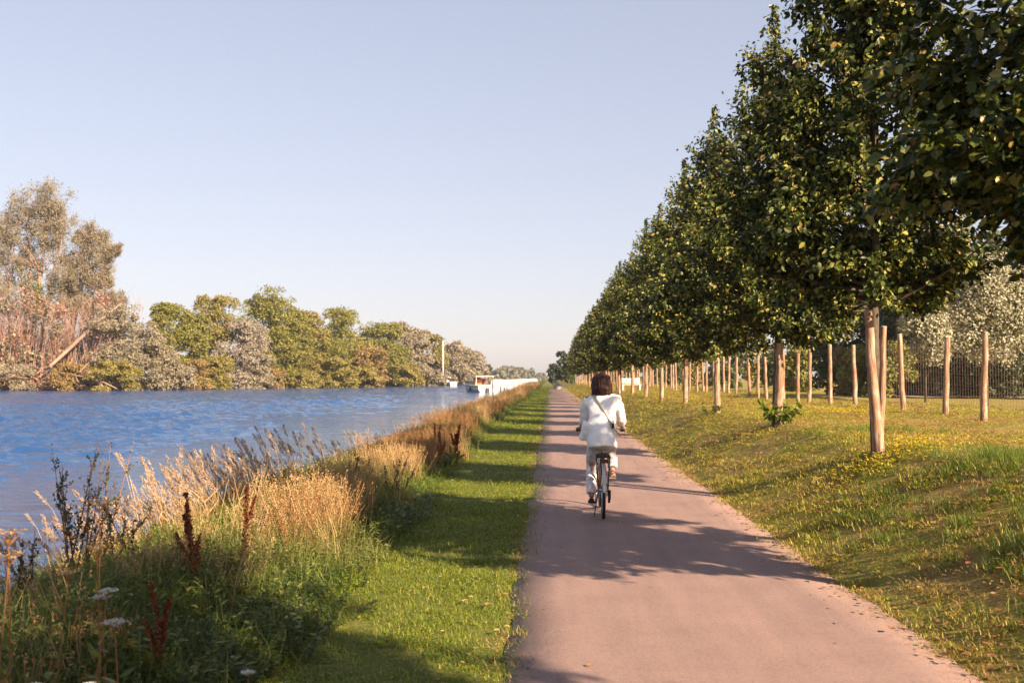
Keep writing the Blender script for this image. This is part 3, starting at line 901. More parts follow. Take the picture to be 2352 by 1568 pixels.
big_willow(90, 166, 425, 3, 'tallest tree at the left edge, sparse pinkish willow with bare forked trunks', 
    [(95, 450, 34), (130, 478, 34), (60, 478, 34), (105, 500, 42), (40, 510, 36), (140, 530, 30), (70, 545, 42), (112, 560, 34), (12, 545, 36), (-30, 520, 40), (35, 600, 26), (-20, 590, 40), (60, 640, 24), (135, 640, 26), (10, 660, 34), (110, 690, 30), (45, 710, 34), (150, 720, 28)],
    [([(70, 890), (72, 760), (88, 660), (95, 590), (105, 470)], .55), ([(60, 880), (52, 740), (70, 650), (62, 570), (60, 480)], .4), ([(40, 890), (15, 700), (20, 600), (5, 530)], .4), ([(92, 800), (105, 650), (135, 560), (140, 500)], .3), ([(20, 890), (-20, 700), (-40, 560)], .35)])
big_willow(205, 168, 515, 4, 'shorter sparse willow right of the tallest one, with a branch reaching out to the right',
    [(215, 540, 22), (200, 565, 28), (235, 580, 26), (180, 600, 28), (215, 620, 32), (245, 590, 20), (262, 575, 10), (185, 640, 26), (225, 670, 30), (165, 680, 26), (240, 700, 26), (178, 550, 12), (150, 610, 18), (200, 710, 28), (165, 660, 24), (245, 650, 18), (262, 690, 16)],
    [([(150, 890), (165, 760), (185, 660), (200, 590), (210, 520)], .4), ([(140, 850), (190, 760), (225, 690), (245, 640)], .35), ([(120, 860), (150, 760), (178, 640), (178, 560)], .3)])

# reddish bare thicket under the willows
def thicket():
    r = np.random.default_rng(9)
    Y = 160; X = at_y(110, Y); zb = float(gz(X, Y))
    root = empty('willow_thicket', (X, Y, max(zb, -.5)), 0, 'wide thicket of bare reddish willow stems at the water edge under the tall willows', 'bush')
    a = Acc(); twiggery(a, r, 620, at_y(-60, Y) - X, at_y(240, Y) - X, 0, 6, 4, 16.0, .075, .18)
    mobj('stem', a.mesh('stem', [M_BT['twig']]), root)['kind'] = 'stuff'
    b = Acc()
    for k in range(46):
        px_ = r.uniform(-60, 250); py_ = r.uniform(690, 885); rr = 1.3
        c = np.array([at_y(px_, Y) - X, r.uniform(-1, 6), z_at(px_, py_, Y) - zb])
        n = 130; dn = rdir(r, n)
        stamp(b, LEAF4, LEAF4Q, c + dn * rr * (.4 + .9 * r.random(n))[:, None], frames(rdir(r, n), rdir(r, n)), np.full(n, .42) * (.5 + r.random(n)), 0 if r.random() < .5 else 1)
    mobj('foliage', b.mesh('foliage', [M_BT['twig'], M_BT['grey']]), root)['kind'] = 'stuff'
thicket()
for args in [
    # x, Y, top, width, mat, label
    (20, 157, 838, 130, 'grey', 'low grey-green bush at the left edge on the water line'),
    (262, 161, 700, 130, 'grey', 'pale grey-green bush right of the bare thicket'),
    (325, 163, 742, 130, 'grey', 'rounded grey-pink bush sloping down right of the willows'),
    (180, 158, 834, 130, 'rust', 'reddish low bush among fallen branches under the willows'),
    (262, 157, 828, 120, 'olive', 'low yellow-green bush right of the fallen branch'),
    (372, 166, 790, 90, 'grey', 'grey bush drooping to the water left of the first green tree'),
]:
    bank_tree(args[0], None, args[1], args[2], args[3], args[4], args[5], int(args[0] * 7 + args[2]), n_blob=26, n_leaf=13000, taper=.3, clump=1, cat='bush', name='bank_bush')
BT = [
    (392, 174, 698, 95, 'green', 'first green tree right of the grey bushes, with a gap of sky in it', 24, .55),
    (440, 178, 720, 80, 'green', 'bright green narrow tree left of the silver one', 22, .45),
    (497, 186, 682, 125, 'olive', 'broad olive-brown round tree behind the silver one'),
    (548, 184, 735, 120, 'silver', 'pinkish silver conical tree among the green ones'),
    (615, 196, 660, 120, 'green', 'tallest green round tree of the far bank, right of the silver one'),
    (655, 200, 700, 110, 'green', 'green tree leaning on the right shoulder of the tallest green one'),
    (700, 205, 716, 100, 'olive', 'yellow-green tree in the dip between two round crowns'),
    (775, 214, 710, 120, 'green', 'second round green crown, flat topped, mid far bank'),
    (735, 206, 770, 90, 'green', 'lower bright green tree before the flat topped crown'),
    (825, 222, 775, 70, 'olive', 'small olive tree right of the flat topped crown'),
    (878, 234, 742, 100, 'green', 'third green crown with ragged feathery top, left of the grey trees'),
    (905, 238, 790, 80, 'green', 'lower green tree under the ragged feathery crown'),
    (930, 246, 742, 80, 'grey', 'first grey-brown tree right of the green crowns'),
    (962, 256, 758, 70, 'grey', 'second grey-brown tree, left of the sailing boat mast'),
    (995, 268, 770, 60, 'olive', 'olive crown just left of the sailing boat mast'),
    (1035, 286, 785, 70, 'grey', 'grey-brown tree right behind the sailing boat mast'),
    (1068, 302, 797, 60, 'grey', 'rounded tree two crowns right of the mast'),
    (1092, 322, 808, 50, 'silver', 'pale pinkish crown above the motor boat'),
    (1112, 350, 838, 32, 'dark', 'small dark tree ending the wooded far bank'),
]
for k, b in enumerate(BT):
    mat = b[4]
    bank_tree(b[0], None, b[1], b[2], b[3], mat, b[5], 100 + k, n_blob=46 if b[3] > 90 else 34, n_leaf=22000 if b[3] > 90 else 14000, taper=b[7] if len(b) > 7 else .38, z0f=.0, clump=1)
LOW = [
    (415, 169, 838, 80, 'grey', 'low drooping grey bush below the first green tree'),
    (452, 172, 828, 70, 'rust', 'low reddish-brown bush left of the silver tree foot'),
    (500, 176, 820, 70, 'olive', 'low yellowish bush left of the silver tree'),
    (598, 186, 808, 60, 'grey', 'grey bush at the right foot of the silver tree'),
    (632, 190, 840, 46, 'rust', 'small orange-brown bush below the tallest green tree'),
    (700, 198, 850, 60, 'olive', 'small reddish bush at the water, mid far bank'),
    (775, 206, 822, 90, 'olive', 'pale olive rounded bush in front of the flat topped crown'),
    (850, 216, 798, 80, 'rust', 'orange-topped bush in front of the third green crown'),
    (832, 212, 842, 70, 'olive', 'low green-yellow bush at the water before the orange-topped one'),
    (930, 232, 835, 80, 'olive', 'low olive bush below the first grey-brown tree'),
    (985, 254, 842, 70, 'grey', 'low pale bush left of the sailing boat'),
    (1060, 288, 838, 80, 'grey', 'low pale bush right of the sailing boat'),
]
for k, b in enumerate(LOW):
    bank_tree(b[0], None, b[1] - 2, b[2], b[3], b[4], b[5], 300 + k, n_blob=22, n_leaf=8500, taper=.3, clump=1, cat='bush', name='bank_bush')
# hazy trees at the canal bend
for k, b in enumerate([
    (1140, 640, 850, 50, 'far', 'leftmost hazy tree at the canal bend'), (1166, 700, 843, 44, 'far', 'tallest hazy tree at the canal bend'),
    (1190, 720, 845, 36, 'far', 'pale brown hazy tree at the canal bend'), (1213, 760, 851, 34, 'far', 'hazy tree right of the pale brown one at the bend'),
    (1220, 800, 846, 12, 'farblue', 'tiny dark pointed tree standing above the hazy wood'), (1240, 820, 858, 36, 'far', 'last low hazy tree before the towpath'),
]):
    bank_tree(b[0], None, b[1], b[2], b[3], b[4], b[5], 400 + k, n_blob=14, n_leaf=900, size=1.5, group='hazy trees at the canal bend', name='distant_tree', base=0.0, z0f=0)
# dark trees closing the towpath
for k, b in enumerate([
    (1270, 205, 838, 26, 'farblue', 'blue-green rounded tree at the far end of the path, leftmost'),
    (1290, 190, 805, 30, 'farblue', 'dark tree just right of the far end of the path'),
    (1312, 178, 828, 40, 'dark', 'low dark shrub where the path vanishes'),
]):
    bank_tree(b[0], None, b[1], b[2], b[3], b[4], b[5], 420 + k, n_blob=18, n_leaf=2500, size=.4, group='trees closing the far end of the path', name='distant_tree', z0f=.12 if k < 2 else 0)

# fallen pale branches on the far bank
def fallen():
    Y = 154.5; X = at_y(200, Y)
    root = empty('fallen_tree', (X, Y, WATER_Z), 0, 'pale fallen willow trunk reaching down into the water below the thicket', 'fallen tree')
    a = Acc()
    pt = lambda x, y, d=0: (at_y(x, Y) - X, d, z_at(x, y, Y) - WATER_Z)
    a.tube([pt(135, 836, 4), pt(180, 850, 2.4), pt(215, 872, .8), pt(243, 894, 0)], [.42, .36, .28, .12], 7)
    a.tube([pt(200, 868, 1), pt(240, 880, .4), pt(270, 893, 0)], [.22, .16, .06], 5)
    a.tube([pt(110, 878, 3), pt(95, 840, 3), pt(140, 790, 4), pt(190, 735, 5), pt(240, 690, 6)], [.4, .36, .32, .26, .12], 6)
    mobj('trunk', a.mesh('trunk', [M_BARK2], True), root)
    b = Acc(); r = np.random.default_rng(5)
    for k in range(80):
        p = np.array(pt(r.uniform(0, 200), r.uniform(850, 888), r.uniform(0, 4)))
        e = p + np.array([r.uniform(-4, 4), r.uniform(-1, 1), r.uniform(-1.8, 1.6)])
        b.tube([p, (p + e) / 2 + r.normal(0, .3, 3), e], [.09, .07, .03], 3, cap=False)
    mobj('branch', b.mesh('branch', [M_BT['twig']]), root)['kind'] = 'stuff'
fallen()

# --- right side: silvery willows, dark hedge trees
def right_tree(x, Y, top, w_px, mat, label, seed, z0f=.25, n_blob=34, n_leaf=9000, size=None, taper=.5, cat='tree', name='field_tree', dw=.8, droop=.6, group='trees and bushes beyond the fence'):
    return bank_tree(x, None, Y, top, w_px, mat, label, seed, n_blob=n_blob, n_leaf=n_leaf, z0f=z0f, taper=taper, size=size or max(.12, Y * .0028), dw=dw, cat=cat, name=name, group=group, droop=droop)
right_tree(2265, 45, 585, 220, 'wsilver', 'bright silvery willow above the rightmost post', 501, .33, 40, 30000, .10, droop=.8)
right_tree(2125, 44, 640, 130, 'wsilver', 'smaller silvery willow left of the bright one', 502, .38, 24, 18000, .10, droop=.8)
right_tree(2400, 45, 560, 180, 'wsilver', 'silvery willow cut off by the right edge', 503, .33, 30, 18000, .10, droop=.8)
for k, b in enumerate([
    (2190, 62, 500, 150, 'wsilver', 'tall pinkish-silver tree showing between the two nearest lime crowns'),
    (2100, 66, 600, 150, 'hedge', 'dark tree behind the smaller silvery willow'),
    (2290, 64, 540, 220, 'hedge', 'dark tree mass behind the bright silvery willow'),
    (2420, 60, 500, 240, 'hedge', 'dark tree mass beyond the right edge'),
    (2000, 72, 640, 170, 'hedge', 'dark tree behind the thick leaning pole'),
]):
    right_tree(b[0], b[1], b[2], b[3], b[4], b[5], 510 + k, .0, 34, 9000, .26, taper=.4)
# hedge line running away on the right
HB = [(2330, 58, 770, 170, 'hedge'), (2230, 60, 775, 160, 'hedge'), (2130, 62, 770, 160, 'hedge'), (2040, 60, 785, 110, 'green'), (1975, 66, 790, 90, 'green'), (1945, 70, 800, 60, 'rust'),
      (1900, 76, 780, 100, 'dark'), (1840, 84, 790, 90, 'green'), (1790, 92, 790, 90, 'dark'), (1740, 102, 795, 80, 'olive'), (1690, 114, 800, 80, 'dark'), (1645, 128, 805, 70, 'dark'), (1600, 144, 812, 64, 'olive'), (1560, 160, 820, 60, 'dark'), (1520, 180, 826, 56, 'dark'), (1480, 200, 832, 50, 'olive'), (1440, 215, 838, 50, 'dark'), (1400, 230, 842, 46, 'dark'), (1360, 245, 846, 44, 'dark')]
HL = ['dark hedge bush at the right edge behind the wire fence', 'dark hedge bush behind the rightmost post', 'dark hedge bush between the second and third posts from the right', 'bright green bush right of the thick leaning pole',
      'green bush left of the thick leaning pole', 'small orange bush seen between the posts', 'dark green bush left of the orange one', 'green bush two places left of the orange one', 'dark bush behind the pole in the suckers']
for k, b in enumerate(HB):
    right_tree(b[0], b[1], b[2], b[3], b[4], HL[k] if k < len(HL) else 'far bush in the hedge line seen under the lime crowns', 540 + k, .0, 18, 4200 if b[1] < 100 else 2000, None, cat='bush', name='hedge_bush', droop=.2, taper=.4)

# ------------------------------------------------------------------ scattering (stuff)
def scatter(name, variants, pos, rot, scl, idx, label=None):
    col = bpy.data.collections.new(name + '_variants')
    for i, me in enumerate(variants):
        o = bpy.data.objects.new('%s_variant_%02d' % (name, i), me); col.objects.link(o)
    n_ = len(pos)
    me = bpy.data.meshes.new(name)
    me.vertices.add(n_); me.vertices.foreach_set('co', np.asarray(pos, np.float32).ravel())
    a = me.attributes.new('rot', 'FLOAT_VECTOR', 'POINT'); a.data.foreach_set('vector', np.asarray(rot, np.float32).ravel())
    a = me.attributes.new('scl', 'FLOAT_VECTOR', 'POINT'); a.data.foreach_set('vector', np.asarray(scl, np.float32).ravel())
    a = me.attributes.new('idx', 'INT', 'POINT'); a.data.foreach_set('value', np.asarray(idx, np.int32))
    ob = mobj(name, me, kind='stuff')
    if label: ob['label'] = label; 
    ng = bpy.data.node_groups.new(name + '_nodes', 'GeometryNodeTree')
    ng.interface.new_socket('Geometry', in_out='INPUT', socket_type='NodeSocketGeometry')
    ng.interface.new_socket('Geometry', in_out='OUTPUT', socket_type='NodeSocketGeometry')
    N, L = ng.nodes, ng.links
    gi, go = N.new('NodeGroupInput'), N.new('NodeGroupOutput')
    ip = N.new('GeometryNodeInstanceOnPoints')
    ci = N.new('GeometryNodeCollectionInfo'); ci.inputs[0].default_value = col
    ci.inputs['Separate Children'].default_value = True; ci.inputs['Reset Children'].default_value = True
    def na(nm, t):
        q = N.new('GeometryNodeInputNamedAttribute'); q.data_type = t; q.inputs[0].default_value = nm
        return q.outputs['Attribute']
    L.new(gi.outputs[0], ip.inputs['Points']); L.new(ci.outputs[0], ip.inputs['Instance'])
    ip.inputs['Pick Instance'].default_value = True
    L.new(na('idx', 'INT'), ip.inputs['Instance Index'])
    L.new(na('rot', 'FLOAT_VECTOR'), ip.inputs['Rotation'])
    L.new(na('scl', 'FLOAT_VECTOR'), ip.inputs['Scale'])
    L.new(ip.outputs[0], go.inputs[0])
    md = ob.modifiers.new('scatter', 'NODES'); md.node_group = ng
    return ob

BL = np.array([[-.5, 0, 0], [.5, 0, 0], [.38, .55, .08], [-.38, .55, .08], [.06, 1.0, .30], [-.06, 1.0, .30]])
BLQ = [(0, 1, 2, 3), (3, 2, 4, 5)]
def blades(acc, r, n, rad, h0, h1, w, lean=.5, m=0, z0=0.0):
    p = r.normal(0, rad * .55, (n, 3)); p[:, 2] = z0 - .01
    az = r.random(n) * 6.283
    ln = np.abs(r.normal(0, lean, n))
    ax = nrm(np.stack([np.cos(az) * ln, np.sin(az) * ln, np.ones(n)], -1))
    nr = nrm(np.stack([-np.cos(az), -np.sin(az), ln], -1) + rdir(r, n) * .3)
    h = h0 + (h1 - h0) * r.random(n)
    stamp(acc, BL, BLQ, p, frames(ax, -nr), np.stack([np.full(n, w) * (.7 + .6 * r.random(n)), h, h * .9], -1), m)

def tuft_variants(mat, nvar, n, rad, h0, h1, w, lean, seed, extra=None):
    out = []
    for v in range(nvar):
        r = np.random.default_rng(seed + v)
        a = Acc(); blades(a, r, n, rad, h0, h1, w, lean)
        mats = [mat]
        if extra: mats += extra(a, r, v)
        out.append(a.mesh('tuft', mats))
    return out

def pts_in(r, n, x0, x1, y0, y1, keep=None, yexp=1.0):
    x = r.uniform(x0, x1, n); y = y0 + (y1 - y0) * r.random(n) ** yexp
    if keep is not None:
        k = keep(x, y); x, y = x[k], y[k]
    return x, y
def place(x, y, r, smin=.7, smax=1.3, hs=None, tilt=.08, dz=0.0):
    n = len(x)
    pos = np.stack([x, y, gz(x, y) + dz], -1)
    rot = np.stack([r.normal(0, tilt, n), r.normal(0, tilt, n), r.uniform(0, 6.283, n)], -1)
    s_ = r.uniform(smin, smax, n)
    scl = np.stack([s_, s_, s_ * (hs if hs is not None else 1)], -1)
    return pos, rot, scl

# ---- mown verge on the left
def clover(a, r, v):
    n = 26
    p = np.stack([r.normal(0, .1, n), r.normal(0, .1, n), .015 + .03 * r.random(n)], -1)
    az = rdir(r, n); az[:, 2] *= .3
    stamp(a, LEAF4, LEAF4Q, p, frames(az, np.array([0, 0, 1.]) + rdir(r, n) * .4), np.full(n, .022), 1)
    return [M_LUSH]
VG = tuft_variants(M_GRASS, 5, 75, .17, .025, .065, .0048, .55, 700, clover)
r = np.random.default_rng(71)
def verge_band(x, y, edge=-.25): return (x < path_l(y) + .01) & (x > -2.35)
sets = []
for (y0, y1, dens, sm) in ((1.5, 9, 75, .9), (9, 16, 45, 1.1), (16, 30, 22, 1.6), (30, 70, 8, 2.4), (70, 145, 3, 3.6)):
    n = int(dens * 2.2 * (y1 - y0))
    x, y = pts_in(r, n, -2.4, -.2, y0, y1, verge_band)
    sets.append(place(x, y, r, sm * .7, sm * 1.25, hs=(.45 + .6 * vn(x, y, 1.3, 7)) * (1.0 if sm < 1.5 else .55)))
pos, rot, scl = [np.concatenate([s_[k] for s_ in sets]) for k in range(3)]
scatter('verge_grass', VG, pos, rot, scl, r.integers(0, 5, len(pos)), 'short mown grass verge left of the path')

# ---- lawn on the right
def litter(a, r, v):
    n = 4
    p = np.stack([r.normal(0, .12, n), r.normal(0, .12, n), .02 + .02 * r.random(n)], -1)
    stamp(a, LEAF6, LEAF6Q, p, frames(rdir(r, n) * np.array([1, 1, .2]), np.array([0, 0, 1.]) + rdir(r, n) * .3), np.full(n, .045) * (.6 + .6 * r.random(n)), 1)
    return [M_BROWN]
LG = tuft_variants(M_LAWN, 6, 70, .18, .025, .07, .0050, .6, 720, litter)
sets = []
def lawn_keep(x, y): return (x > path_r(y) - .03) & (x < .62 * y + 3.5)
for (y0, y1, x1, dens, sm) in ((3, 9, 9, 62, .95), (9, 16, 12, 42, 1.15), (16, 28, 16, 18, 1.7), (28, 60, 14, 6, 2.6), (60, 140, 13, 1.8, 4)):
    n = int(dens * (x1 - 2.3) * (y1 - y0))
    x, y = pts_in(r, n, 2.3, x1, y0, y1, lawn_keep)
    sets.append(place(x, y, r, sm * .7, sm * 1.3, hs=(.30 + .55 * vn(x, y, 1.1, 3)) * (1.0 if sm < 1.5 else .55)))
pos, rot, scl = [np.concatenate([s_[k] for s_ in sets]) for k in range(3)]
scatter('lawn_grass', LG, pos, rot, scl, r.integers(0, 6, len(pos)), 'dry patchy lawn on the slope under the lime trees')

# ---- lusher, taller patches on the slope
LU = tuft_variants(M_LUSH, 4, 60, .13, .09, .22, .006, .45, 740)
X_, Y_ = [], []
for (cx, cy, sx_, sy_, n) in ((5.6, 10.2, 1.2, .9, 760), (4.4, 8.2, .5, .5, 60), (3.4, 7.6, .25, .4, 40), (6.5, 9.2, .9, .8, 160), (3.3, 5.8, .35, .6, 60), (3.1, 10.0, .2, .5, 30), (5.2, 16.5, .8, .5, 60), (7.5, 12.5, 1.0, .5, 90), (3.2, 21, .3, 1.5, 40)):
    X_.append(r.normal(cx, sx_, n)); Y_.append(r.normal(cy, sy_, n))
x = np.concatenate(X_); y = np.concatenate(Y_); k = x > 2.75; x, y = x[k], y[k]
pos, rot, scl = place(x, y, r, .4, .8)
scatter('tall_grass', LU, pos, rot, scl, r.integers(0, 4, len(pos)), 'taller bright green grass on the slope at the right')

# dry fringe along both path edges
FR = tuft_variants(M_STRAW, 3, 30, .09, .02, .05, .005, .9, 760)
n = 900
y = 3 + 32 * r.random(n) ** 1.3; side = r.random(n) < .45
x = np.where(side, path_l(y) - .02 + r.normal(0, .035, n), path_r(y) + .03 + np.abs(r.normal(0, .06, n)))
pos, rot, scl = place(x, y, r, .6, 1.3)
scatter('dry_fringe', FR, pos, rot, scl, r.integers(0, 3, n), 'dry orange grass fringe along the path edges')

# fallen leaves on the path edge and grass
def leaf_litter():
    a = Acc(); n = 500
    y = 4 + 22 * r.random(n) ** 1.2; side = r.random(n)
    x = np.where(side < .45, path_r(y) + r.normal(.1, .35, n), np.where(side < .8, path_l(y) - np.abs(r.normal(0, .3, n)), r.uniform(0, 2.3, n)))
    on = (x > -.25) & (x < 2.4)
    z = np.where(on, .026, gz(x, y) + .04)
    kk = (~on) | (r.random(n) < .3)
    x, y, z = x[kk], y[kk], z[kk]; m = len(x)
    stamp(a, LEAF6, LEAF6Q, np.stack([x, y, z], -1), frames(rdir(r, m) * np.array([1, 1, .1]), np.array([0, 0, 1.]) + rdir(r, m) * .25), .05 * (.5 + .6 * r.random(m)))
    mobj('leaf_litter', a.mesh('leaf_litter', [M_STRAW]), kind='stuff')
leaf_litter()

# ---- yellow flower patches
def flower_patch(centres, name, mat, label, hh=(.05, .16), sz=.018):
    a = Acc()
    for (cx, cy, sx_, sy_, n) in centres:
        x = r.normal(cx, sx_, n); y = r.normal(cy, sy_, n); h = r.uniform(hh[0], hh[1], n)
        z = gz(x, y)
        stamp(a, BL, BLQ, np.stack([x, y, z - .01], -1), frames(np.array([0, 0, 1.]) + r.normal(0, .1, (n, 3)), rdir(r, n)), np.stack([np.full(n, .003), h, h * 0], -1), 1)
        for j in range(4):
            dn = rdir(r, n) * np.array([1, 1, .3])
            stamp(a, LEAF4, LEAF4Q, np.stack([x, y, z + h * .95], -1), frames(dn, np.array([0, 0, 1.]) + rdir(r, n) * .3), np.full(n, sz) * (.8 + .5 * r.random(n)), 0)
    mobj(name, a.mesh(name, [mat, M_LUSH]), kind='stuff', label=label)
flower_patch([(4.1, 12.2, .35, .3, 330), (4.45, 12.9, .25, .35, 150), (5.0, 13.1, .5, .2, 90)], 'yellow_flowers', M_YELLOW, 'patch of small yellow flowers at the foot of the thick leaning pole', sz=.03)
flower_patch([(8.3, 26.5, .7, .5, 260), (6.9, 23.5, .5, .25, 170), (7.6, 27, .6, .3, 150), (5.1, 7.4, .4, .25, 90), (7.0, 9.3, .4, .5, 40)], 'yellow_flowers', M_YELLOW, 'scattered yellow flowers out on the lawn', sz=.035)

# ---- suckers at the foot of lime tree 1 (own thing)
def sucker(loc, label, seed, n=10, s=1.0):
    r2 = np.random.default_rng(seed)
    root = empty('sucker_shoots', loc, 0, label, 'shrub', 'green shoots at the feet of the lime trees')
    a, b = Acc(), Acc()
    for k in range(n):
        an = k * 2.4; L = r2.uniform(.22, .45) * s
        d = np.array([math.cos(an) * r2.uniform(.5, 1.), math.sin(an) * .5, .9]); d /= np.linalg.norm(d)
        st = np.array([math.cos(an) * .1, math.sin(an) * .08, 0])
        b.tube([st, st + d * L * .6, st + d * L + np.array([0, 0, .05])], [.006, .005, .002], 4)
        m = 12
        t = r2.random(m)[:, None]
        dd = rdir(r2, m) + d * .3
        stamp(a, LEAF6, LEAF6Q, st + d * L * (0.25 + .8 * t), frames(dd, rdir(r2, m) * .4 + np.array([0, 0, 1.])), .10 * s * (.7 + .6 * r2.random(m)))
    mobj('foliage', a.mesh('foliage', [M_LUSH]), root); mobj('stem', b.mesh('stem', [M_BARK]), root)
l1 = lime_loc(1)
sucker((l1[0] - .03, l1[1] - .3, l1[2]), 'green leafy shoots round the foot of the pole with suckers', 31, 16, 1.1)
sucker((lime_loc(2)[0] - .2, lime_loc(2)[1] - .3, lime_loc(2)[2]), 'small green shoots left of the next pole beyond the suckers', 33, 6, .8)

# ------------------------------------------------------------------ bank vegetation on the left
def weed_variant(seed, h, mat, nst=7, leaf=.07, spread=.12, sten=True, nl=16):
    r = np.random.default_rng(seed); a = Acc()
    for k in range(nst):
        b = np.array([r.normal(0, spread), r.normal(0, spread), -.05])
        L = h * r.uniform(.55, 1.0)
        d = nrm(np.array([r.normal(0, .28), r.normal(0, .28), 1.0]))
        bend = np.array([r.normal(0, .08), r.normal(0, .08), 0]) * L
        q = [b, b + d * L * .5, b + d * L + bend]
        a.tube(q, [.004, .003, .0015], 3, 0, cap=False)
        t = (.12 + .9 * r.random(nl))[:, None]
        pp = b + d * L * t + bend * t ** 2
        ax = rdir(r, nl) * np.array([1, 1, .35]) + np.array([0, 0, .15])
        stamp(a, LEAF6, LEAF6Q, pp, frames(ax, np.array([0, 0, 1.]) + rdir(r, nl) * .5), np.stack([leaf * .62 * (.6 + .7 * r.random(nl))] + [leaf * (.6 + .9 * r.random(nl))] * 2, -1), 0)
    blades(a, r, 64, spread * 1.5, h * .4, h * 1.0, .0055, .30, 0)
    return a.mesh('weed', [mat])
WV = [weed_variant(800 + k, .55, M_WEED, 8, .05, nl=22) for k in range(3)] + [weed_variant(810 + k, .50, M_WEED2, 8, .038, nl=22) for k in range(2)] + [weed_variant(820 + k, .46, M_LUSH, 4, .045) for k in range(2)]

def straw_variant(seed, h, n=38, mat=M_STRAW, head=True, lean=.16):
    r = np.random.default_rng(seed); a = Acc()
    blades(a, r, n, .12, h * .35, h * .95, .0055, lean * 1.4, 0)
    for k in range(12):
        b = np.array([r.normal(0, .07), r.normal(0, .07), 0]); L = h * r.uniform(.75, 1.15)
        d = nrm(np.array([r.normal(-.05, lean), r.normal(0, lean), 1.0]))
        e = b + d * L + np.array([-.05, 0, -.01])
        a.tube([b, b + d * L * .6, e], [.0025, .002, .0015], 3, 0, cap=False)
        if head:
            m = 12; t = (.80 + .22 * r.random(m))[:, None]
            stamp(a, LEAF4, LEAF4Q, b + d * L * t + r.normal(0, .006, (m, 3)), frames(d + rdir(r, m) * .5, rdir(r, m)), np.full(m, .015), 0)
    return a.mesh('straw', [mat])
SV = [straw_variant(830 + k, .72) for k in range(3)] + [straw_variant(835, .6, 30, M_BROWN)] + [straw_variant(836 + k, .62, 44, M_WEED2) for k in range(2)]

def reed_variant(seed, n=7, h=1.28):
    r = np.random.default_rng(seed); a = Acc()
    for k in range(n):
        b = np.array([r.normal(0, .16), r.normal(0, .16), -.1]); L = h * r.uniform(.75, 1.08)
        d = nrm(np.array([r.normal(-.14, .09), r.normal(0, .08), 1.0]))
        q = np.array([b, b + d * L * .55, b + d * L * .85 + [-.03, 0, 0], b + d * L + [-.09, 0, -.005]])
        a.tube(q, [.0035, .003, .002, .001], 3, 1, cap=False)
        m = 46; t = r.random(m) ** .8
        c = q[2] * (1 - t[:, None]) + q[3] * t[:, None] + (q[3] - q[2]) * .15
        wd = .017 * np.sin(np.clip(t, .05, .95) * math.pi) + .004
        c = c + rdir(r, m) * wd[:, None]
        ax = nrm(q[3] - q[2]) + rdir(r, m) * .35 + np.array([-.1, 0, -.05])
        stamp(a, LEAF4, LEAF4Q, c, frames(ax, rdir(r, m)), np.stack([np.full(m, .016), np.full(m, .042) * (.6 + .8 * r.random(m)), np.full(m, .02)], -1), 0)
        ml = 4; tt = (.15 + .5 * r.random(ml))[:, None]
        stamp(a, BL, BLQ, b + d * L * tt, frames(np.stack([r.normal(0, 1, ml), r.normal(0, 1, ml), np.full(ml, 1.6)], -1), rdir(r, ml)), np.stack([np.full(ml, .012), np.full(ml, .35), np.full(ml, .25)], -1), 1)
    return a.mesh('reed', [M_PLUME, M_STRAW])
RV = [reed_variant(850 + k) for k in range(5)]

def dock_mesh(seed, h=.8, nside=4):
    r = np.random.default_rng(seed); a = Acc()
    def spike(b, d, L, w, m):
        a.tube([b, b + d * L * .5, b + d * L], [.006, .004, .002], 4, 1, cap=False)
        t = np.clip(.32 + .68 * r.random(m), 0, 1)
        c = b + d * (L * t)[:, None] + rdir(r, m) * (w * (1.15 - t) * (.4 + .6 * r.random(m)))[:, None]
        stamp(a, LEAF4, LEAF4Q, c, frames(rdir(r, m) + d, rdir(r, m)), .020 * (.6 + .8 * r.random(m)), 0)
    d = nrm(np.array([r.normal(0, .06), r.normal(0, .06), 1.]))
    b0 = np.array([0, 0, -.03])
    spike(b0, d, h, .045, 420)
    for k in range(nside):
        t = r.uniform(.3, .6); an = r.uniform(0, 6.28)
        dd = nrm(np.array([math.cos(an) * .3, math.sin(an) * .3, 1.]))
        spike(b0 + d * h * t, dd, h * r.uniform(.25, .42), .03, 130)
    m = 9
    stamp(a, LEAF6, LEAF6Q, b0 + d * (h * .25 * r.random(m))[:, None], frames(rdir(r, m) * np.array([1, 1, .3]) + np.array([0, 0, .5]), np.array([0, 0, 1.]) + rdir(r, m) * .4), np.stack([np.full(m, .10), np.full(m, .2), np.full(m, .12)], -1), 2)
    return a.mesh('dock', [M_DOCK, M_BROWN, M_WEED])

